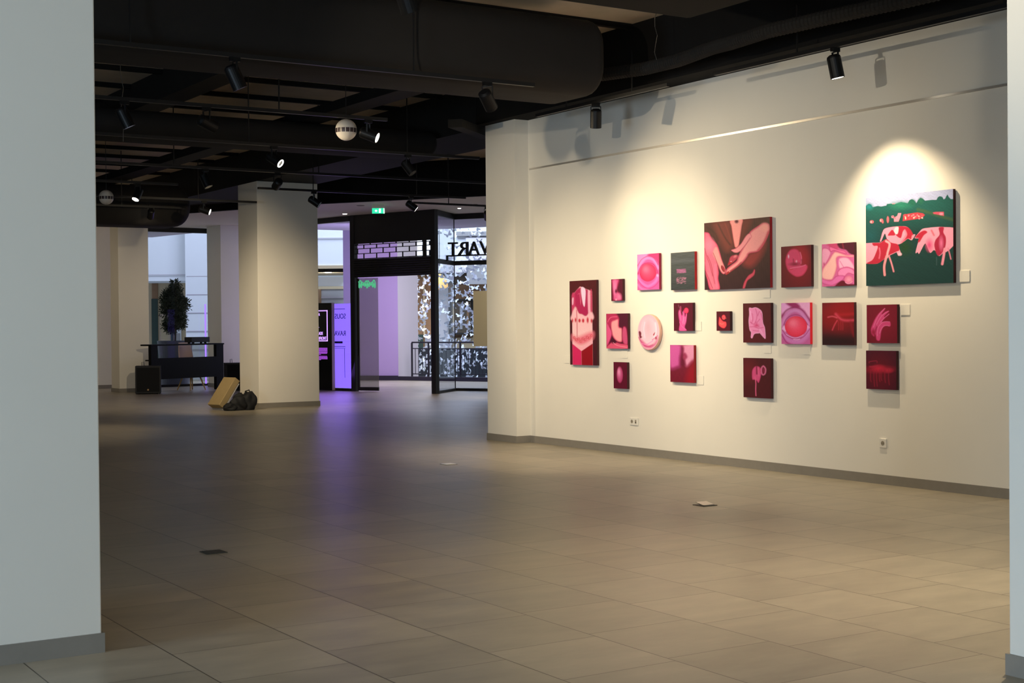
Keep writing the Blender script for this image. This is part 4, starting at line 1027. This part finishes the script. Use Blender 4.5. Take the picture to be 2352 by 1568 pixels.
def f(a):
    a.brush(.08).ell(300, 400, 170, 250, (134, 16, 26), 170).ell(330, 300, 90, 150, (168, 22, 34), 60)
    a.poly([(142, 340), (160, 260), (200, 200), (255, 180), (310, 196), (345, 250), (362, 320), (352, 396), (420, 396), (438, 430), (415, 490), (370, 540), (300, 556), (240, 530), (185, 480), (155, 420)], (214, 62, 88), 6, (190, 40, 66), 24)
    a.ell(185, 280, 8, 20, (250, 180, 180), 6).ell(290, 350, 10, 16, (240, 150, 150), 6).ell(270, 385, 62, 20, (140, 24, 46), 16).st([(250, 320), (252, 390)], 12, (150, 26, 50), 10).st([(210, 440), (280, 428), (350, 420), (410, 400)], 9, (232, 110, 126), 10).st([(340, 230), (358, 300), (350, 380)], 10, (228, 100, 116), 12).st([(360, 330), (380, 390)], 24, (150, 30, 46), 24, .8).st([(195, 460), (240, 450)], 8, (200, 40, 30), 10)
painting('D', [(84, 150), (484, 131), (485, 690), (84, 690)], (76, 16, 22), f, 'painting of a glossy pink bubble on dark red, right of the two hands')
def f(a):
    a.poly([(700, 110), (860, 100), (850, 180), (780, 200), (740, 160)], (192, 60, 90), 16).poly([(850, 100), (1070, 90), (1070, 262), (1000, 250), (950, 200), (890, 185), (855, 160)], (74, 18, 30), 10).st([(905, 110), (920, 180)], 16, (130, 30, 44), 18)
    a.poly([(628, 190), (700, 170), (750, 220), (742, 270), (700, 350), (660, 400), (628, 410)], (226, 142, 152), 8, (200, 80, 110), 20).ell(656, 380, 10, 20, (190, 60, 96), 8)
    a.poly([(735, 150), (850, 190), (930, 210), (960, 250), (900, 240), (800, 205), (745, 215)], (222, 100, 130), 8, (180, 50, 84), 14)
    a.poly([(850, 320), (920, 290), (990, 312), (1055, 400), (1055, 460), (960, 432), (860, 446)], (234, 160, 164), 6, (214, 96, 130), 24).st([(870, 345), (920, 430)], 8, (208, 100, 130), 10)
    a.poly([(838, 490), (890, 440), (980, 430), (1055, 470), (1055, 535), (980, 515), (910, 580), (850, 550)], (230, 124, 150), 6, (196, 66, 100), 20)
    a.poly([(628, 570), (740, 600), (830, 540), (930, 545), (900, 610), (820, 650), (760, 672), (680, 655), (628, 630)], (218, 100, 140), 8, (190, 60, 100), 20)
    a.poly([(628, 450), (700, 350), (772, 240), (815, 214), (900, 240), (960, 262), (1048, 265), (1048, 302), (940, 296), (836, 300), (836, 420), (800, 545), (750, 600), (628, 572)], (238, 168, 142), 5, (206, 84, 110), 30)
    a.poly([(810, 665), (880, 610), (930, 610), (960, 650), (1060, 660), (1060, 690), (810, 690)], (96, 12, 28), 8).ell(985, 595, 58, 56, (234, 140, 146), 5, (206, 80, 108)).st([(940, 630), (985, 650), (1035, 620)], 6, (240, 170, 170), 6)
painting('D', [(628, 118), (1056, 97), (1058, 676), (628, 680)], (206, 90, 124), f, 'painting of entwined pale pink bodies, left of the cow painting')
def f(a):
    a.brush(.1).poly([(197, 168), (240, 170), (290, 160), (350, 188), (385, 240), (396, 380), (422, 460), (430, 606), (400, 595), (350, 535), (330, 535), (270, 545), (240, 602), (218, 590), (222, 520), (200, 480), (188, 360), (197, 260)], (228, 128, 150), 4, (236, 154, 168), 14)
    for p in ([(240, 250), (250, 330), (230, 390)], [(290, 180), (310, 260), (300, 340), (280, 380)], [(345, 220), (320, 280)], [(350, 330), (300, 400), (340, 440)], [(205, 440), (270, 440), (330, 460), (400, 450)], [(210, 370), (260, 400), (300, 370)], [(250, 490), (300, 500), (330, 500)], [(370, 250), (390, 340)]): a.st(p, 7, (202, 70, 104), 12, .8)
    a.ell(300, 420, 30, 22, (208, 66, 100), 20).st([(215, 210), (225, 330)], 10, (240, 170, 180), 12, .8).st([(350, 480), (400, 560)], 12, (240, 160, 170), 10, .8)
painting('G', [(107, 102), (507, 97), (506, 673), (107, 665)], (82, 20, 22), f, 'painting of a crumpled pale pink cloth, below the two hands')
def f(a):
    a.brush(.12).ell(180, 1060, 100, 120, (100, 24, 26), 100)
    a.poly([(236, 1100), (250, 1045), (290, 1008), (340, 1015), (372, 1060), (370, 1120), (356, 1190), (330, 1248), (302, 1215), (272, 1202), (240, 1196)], (196, 68, 98), 4, (170, 44, 76), 16)
    a.st([(408, 1010), (432, 1050), (425, 1110), (395, 1132), (375, 1100), (375, 1040), (392, 1012)], 16, (210, 100, 120), 8, closed=True).ell(402, 1070, 16, 40, (120, 26, 46), 8).st([(305, 1018), (306, 1118)], 18, (100, 20, 34), 10).st([(345, 1020), (362, 1090)], 8, (160, 50, 60), 8).st([(280, 1160), (292, 1250), (290, 1350), (293, 1432)], 13, (206, 84, 104), 6).st([(322, 1025), (335, 1150)], 8, (216, 100, 116), 10, .7)
painting('G', [(109, 886), (508, 898), (506, 1476), (112, 1453)], (72, 20, 22), f, 'dark painting of a pink melting shape with a long drip, lowest in the centre')
def f(a):
    a.poly([(86, 900), (165, 905), (225, 955), (140, 1030), (86, 1030)], (228, 150, 176), 20).poly([(275, 900), (480, 900), (480, 1090), (440, 1080), (400, 1010), (330, 950)], (226, 150, 168), 16).poly([(150, 895), (280, 895), (340, 960), (230, 960)], (150, 36, 80), 16)
    a.st([(90, 1090), (150, 1005), (250, 962), (345, 985), (415, 1060), (468, 1150)], 16, (132, 24, 66), 12)
    a.st([(92, 1190), (140, 1090), (200, 1026), (270, 1002), (345, 1030), (405, 1110), (450, 1190)], 46, (204, 120, 154), 14)
    a.st([(108, 1230), (145, 1130), (200, 1080), (275, 1060), (350, 1080), (405, 1140), (440, 1200)], 10, (150, 34, 76), 10)
    a.poly([(95, 1250), (125, 1200), (150, 1280)], (226, 160, 180), 8).poly([(425, 1200), (468, 1235), (430, 1270)], (226, 150, 170), 8)
    a.st([(96, 1290), (160, 1380), (280, 1420), (380, 1390), (464, 1270)], 60, (200, 110, 150), 20).st([(92, 1320), (150, 1420), (230, 1460)], 20, (160, 40, 90), 20).st([(100, 1260), (160, 1340), (280, 1385), (390, 1350), (465, 1250)], 8, (150, 30, 74), 8).st([(150, 1320), (230, 1362), (300, 1366), (380, 1330)], 7, (236, 170, 186), 7).st([(250, 1388), (300, 1392), (330, 1385)], 10, (236, 170, 180), 10)
    a.ell(283, 1217, 148, 138, (246, 70, 90), 4, (214, 28, 50), hl=(248, 104, 116))
painting('D', [(88, 902), (468, 900), (470, 1456), (85, 1446)], (190, 84, 124), f, 'painting of an upright red eyeball between pink lids, below the bubble', side=(220, 20, 44))
def f(a):
    a.ell(850, 1050, 200, 170, (150, 18, 22), 190).ell(960, 980, 120, 90, (140, 14, 18), 90).ell(720, 1090, 70, 90, (130, 12, 18), 70)
    a.st([(1060, 1050), (900, 1060), (820, 1055)], 16, (170, 24, 30), 40, .8).st([(1060, 1135), (980, 1140), (900, 1128), (850, 1090), (815, 1050)], 26, (198, 56, 68), 34).st([(710, 1090), (770, 1080), (830, 1100)], 12, (202, 70, 76), 18).st([(835, 1135), (800, 1190), (768, 1262)], 12, (198, 56, 66), 16)
    for x in (850, 880, 905): a.st([(x, 1150), (x+4, 1210), (x+2, 1262)], 10, (160, 30, 38), 14, .8)
    a.st([(1010, 1160), (1030, 1260), (1050, 1350)], 24, (130, 18, 28), 36, .8).poly([(628, 1350), (800, 1330), (1060, 1380), (1060, 1480), (628, 1480)], (40, 12, 16), 60)
painting('D', [(632, 898), (1058, 896), (1054, 1471), (632, 1459)], (64, 14, 20), f, 'deep red painting of a reaching hand in the dark, left of the glove')
def f(a):
    a.C[:] = lin((158, 154, 160))
    a.poly([(100, 330), (140, 300), (168, 285), (200, 298), (225, 335), (300, 320), (350, 330), (428, 318), (440, 296), (500, 290), (550, 302), (600, 280), (650, 268), (700, 280), (742, 290), (770, 245), (805, 232), (835, 250), (868, 290), (890, 250), (925, 215), (960, 230), (990, 258), (1080, 250), (1150, 252), (1168, 215), (1195, 200), (1230, 210), (1250, 248), (1270, 235), (1285, 200), (1302, 178), (1318, 215), (1345, 245), (1420, 250), (1420, 1500), (100, 1500)], (24, 76, 60), 3, smooth=False)
    a.put(np.clip((a.Y-380)/350, 0, 1)*.75*(a.Y > 300), np.zeros(a.C.shape)+lin((22, 44, 38)))
    a.ell(170, 330, 50, 40, (30, 108, 96), 30).ell(640, 320, 120, 45, (34, 104, 72), 40).ell(815, 280, 40, 40, (28, 84, 58), 20).ell(930, 260, 34, 40, (30, 84, 56), 20).st([(440, 290), (560, 292), (700, 276)], 4, (80, 150, 110), 5, .6).st([(520, 295), (555, 290)], 7, (200, 100, 90), 5).ell(190, 760, 120, 160, (20, 70, 62), 100).ell(700, 920, 90, 90, (28, 58, 28), 70)
    a.brush(.10, 20, 20, 6)
    a.st([(890, 385), (1010, 420), (1180, 480), (1390, 548)], 26, (64, 84, 44), 22)
    for x, y, rx, ry in ((210, 548, 30, 22), (356, 530, 26, 24), (376, 552, 12, 20), (452, 520, 17, 45)): a.ell(x, y, rx, ry, (226, 90, 86), 4)
    a.ell(200, 550, 8, 14, (240, 180, 160), 4).ell(345, 530, 8, 16, (240, 170, 150), 4)
    a.poly([(505, 468), (535, 462), (550, 490), (590, 470), (605, 430), (650, 430), (635, 490), (610, 552), (545, 552), (540, 500), (508, 498)], (236, 126, 124), 3, smooth=False).st([(520, 475), (560, 500)], 10, (190, 40, 54), 6)
    a.poly([(680, 452), (880, 425), (960, 440), (990, 465), (935, 515), (670, 546)], (176, 52, 54), 3, smooth=False)
    r = random.Random(4)
    for k in range(26): x = 690+r.random()*270; y = 455+r.random()*60; a.ell(x, y, r.uniform(6, 15), r.uniform(5, 13), r.choice([(236, 130, 124), (240, 190, 150), (206, 70, 70)]), 5, rot=r.uniform(0, 180))
    a.poly([(1098, 432), (1140, 424), (1250, 426), (1252, 486), (1190, 470), (1110, 452)], (186, 70, 76), 4, smooth=False).ell(1215, 455, 26, 16, (226, 130, 130), 8)
    P_ = (232, 140, 140); Rd = (176, 32, 46)
    a.poly([(334, 830), (352, 770), (372, 700), (410, 648), (530, 625), (640, 620), (740, 635), (812, 735), (850, 745), (800, 822), (745, 802), (690, 840), (610, 880), (500, 868), (440, 800), (410, 722), (385, 760), (352, 830)], P_, 3)
    a.poly([(590, 625), (740, 635), (820, 740), (800, 810), (740, 800), (650, 862), (700, 770), (720, 720), (700, 672), (672, 700), (640, 790), (570, 740), (600, 690)], Rd, 4).poly([(452, 745), (510, 670), (545, 700), (560, 745), (500, 752)], Rd, 4).poly([(560, 640), (610, 632), (600, 720), (572, 732), (545, 690)], (206, 186, 168), 4).st([(700, 680), (722, 740), (690, 800), (650, 850)], 24, (230, 120, 120), 8).st([(812, 760), (800, 815)], 14, (236, 150, 140), 6)
    a.poly([(90, 856), (240, 850), (340, 850), (430, 800), (500, 850), (590, 880), (620, 940), (655, 1035), (605, 1045), (580, 992), (470, 1042), (380, 1100), (290, 1152), (90, 1150)], P_, 3, smooth=False)
    a.poly([(218, 856), (300, 852), (345, 850), (430, 802), (500, 852), (598, 882), (622, 960), (580, 985), (455, 1042), (380, 1100), (290, 1152), (130, 1147), (215, 1100), (262, 1020), (300, 905), (240, 895)], Rd, 4).st([(425, 830), (478, 875), (448, 1000), (440, 1060)], 30, (230, 150, 138), 8).st([(325, 930), (335, 1000), (322, 1075)], 14, (220, 100, 110), 10).ell(630, 1022, 26, 22, (232, 170, 160), 8)
    a.st([(432, 1050), (398, 1190), (405, 1318)], 34, (236, 136, 124), 5).st([(470, 1050), (505, 1150), (538, 1270)], 22, (230, 130, 124), 6)
    a.poly([(845, 790), (900, 720), (955, 665), (1050, 650), (1150, 643), (1240, 645), (1420, 678), (1420, 850), (1340, 960), (1290, 1000), (1240, 1020), (1185, 1060), (1150, 1000), (1110, 975), (1060, 1010), (1010, 900), (985, 880), (940, 960), (905, 1022), (885, 1000), (855, 1008), (880, 900), (905, 810), (870, 800)], P_, 3)
    a.poly([(850, 785), (910, 720), (980, 688), (1022, 715), (970, 762), (915, 850), (890, 850), (900, 800)], Rd, 6).poly([(1180, 655), (1250, 650), (1245, 722), (1278, 800), (1272, 920), (1225, 1020), (1165, 1052), (1120, 920), (1135, 830), (1192, 750)], (164, 30, 50), 6).st([(1080, 690), (1115, 760)], 22, (206, 90, 90), 10).ell(1215, 880, 22, 70, (220, 100, 120), 20).ell(1050, 900, 40, 70, (210, 70, 100), 30)
    a.st([(1262, 960), (1245, 1080), (1228, 1178)], 34, (230, 134, 132), 5).st([(1308, 950), (1328, 1030), (1345, 1108)], 15, (220, 120, 122), 6).st([(1150, 1080), (1150, 1190)], 9, (70, 90, 80), 12, .7)
painting('E', [(116, 206), (1376, 100), (1380, 1450), (124, 1472)], (24, 60, 50), f, 'large green painting of grazing red and white cows, top right of the group', side=(64, 16, 24), res=1.25)
def f(a):
    a.brush(.1).ell(400, 400, 180, 220, (126, 16, 34), 180)
    a.poly([(206, 500), (238, 420), (275, 345), (330, 270), (380, 225), (432, 186), (440, 205), (400, 260), (392, 275), (440, 240), (492, 228), (498, 245), (440, 300), (430, 320), (495, 272), (498, 292), (440, 340), (392, 395), (440, 392), (510, 402), (524, 440), (512, 475), (440, 468), (400, 500), (375, 560), (350, 690), (292, 685), (275, 600), (255, 632), (215, 590), (205, 550)], (200, 60, 96), 6, (150, 24, 54), 16)
    for p in ([(432, 192), (350, 275), (290, 380), (250, 480)], [(490, 236), (400, 290), (340, 370), (300, 440)], [(495, 282), (420, 345), (360, 410)], [(505, 405), (440, 400), (380, 420), (320, 500), (310, 620)], [(500, 470), (440, 460), (385, 490), (345, 580)]): a.st(p, 7, (228, 116, 140), 9, .8)
    a.st([(300, 480), (275, 560), (265, 600)], 14, (130, 16, 40), 12).ell(245, 560, 28, 46, (150, 24, 50), 16)
painting('F', [(148, 133), (620, 132), (617, 742), (138, 727)], (104, 14, 28), f, 'dark red painting of a pink gloved hand, directly below the cow painting')
def f(a):
    a.brush(.1).ell(340, 1200, 150, 190, (104, 12, 24), 160).ell(335, 1145, 165, 42, (160, 24, 40), 40).ell(330, 1130, 70, 40, (190, 30, 48), 36).ell(480, 1165, 50, 26, (186, 34, 50), 26)
    for x in (205, 258, 300, 345, 372, 430, 488): a.st([(x, 1150), (x-4, 1280), (x+6, 1300+(x % 7)*18)], 6, (150, 26, 44), 14, .8)
    a.st([(185, 1040), (190, 1022), (300, 1010), (308, 1040)], 6, (150, 30, 48), 12).st([(190, 1100), (240, 1100), (320, 1090)], 10, (170, 36, 52), 20)
painting('F', [(137, 846), (610, 862), (601, 1475), (130, 1443)], (72, 14, 28), f, 'nearly black red painting of a faint chair, lowest on the right')

# round painting
cx, cy, rx_, ry_ = 238, 1222, 148, 250
cc = at_x(*full('B', (cx, cy)), WX-.045); rr = abs(at_x(*full('B', (cx, cy-ry_)), WX-.045)[2]-cc[2])
ov = thing('round_painting', (WX, cc[1], cc[2]), 'round pale pink painting like an open shell, between the egg and hand paintings', 'painting', 'canvases of the red painting group')
mb = MB(); prof = [(0, -.004), (rr*.96, -.004), (rr, -.012), (rr, -.04), (rr*.97, -.0455)]
mb.lathe([(p, q) for p, q in prof], 64); mb.v = [(z, x, y) for x, y, z in mb.v]; mb.build('canvas_rim', mat('tondo_rim', (224, 178, 160), .6), ov, smooth=False)
nr, na = 60, 150
R1, A1 = np.meshgrid(np.linspace(0, 1, nr), np.linspace(0, 2*np.pi, na, endpoint=False), indexing='ij')
a = Art(cx+rx_*R1*np.cos(A1), cy-ry_*R1*np.sin(A1), (222, 176, 164))
a.ell(238, 1190, 128, 215, (214, 152, 148), 20).ell(238, 1200, 112, 200, (224, 176, 166), 14).ell(235, 1150, 44, 110, (214, 158, 150), 40).st([(190, 1080), (175, 1180), (190, 1300)], 14, (232, 200, 190), 16, .7).st([(335, 1090), (345, 1200), (320, 1300)], 22, (228, 204, 196), 22, .8)
a.poly([(110, 1310), (160, 1350), (230, 1410), (320, 1380), (370, 1290), (350, 1380), (290, 1440), (230, 1450), (160, 1420)], (200, 70, 104), 20).st([(100, 1290), (150, 1380), (220, 1425), (300, 1400)], 7, (180, 40, 84), 8).st([(150, 1380), (200, 1400), (260, 1370), (300, 1340)], 9, (226, 120, 150), 12).st([(290, 1330), (330, 1300), (365, 1270)], 8, (206, 70, 110), 10)
a.poly([(105, 1215), (125, 1208), (140, 1235), (138, 1275), (152, 1290), (122, 1310), (110, 1270)], (108, 24, 38), 6).poly([(328, 1222), (318, 1262), (302, 1268), (308, 1245)], (160, 30, 40), 5).ell(340, 1305, 11, 20, (160, 40, 56), 6).st([(180, 1455), (230, 1470), (290, 1462)], 9, (206, 90, 100), 10)
V_ = np.stack([np.full(R1.size, -.0462), (-R1*np.cos(A1)*rr*.972).ravel(), (R1*np.sin(A1)*rr*.972).ravel()], 1)
idx = np.arange(nr*na).reshape(nr, na); nxt = np.roll(idx, -1, axis=1)
F_ = np.stack([idx[:-1], idx[1:], nxt[1:], nxt[:-1]], -1).reshape(-1, 4)
me = bpy.data.meshes.new('painted_front'); me.from_pydata(V_.tolist(), [], F_.tolist())
at = me.color_attributes.new('paint', 'FLOAT_COLOR', 'POINT'); at.data.foreach_set('color', np.concatenate([a.C.reshape(-1, 3), np.ones((nr*na, 1))], 1).ravel())
me.materials.append(MT['paint']); o = bpy.data.objects.new('painted_front', me); COL.objects.link(o); o.parent = ov
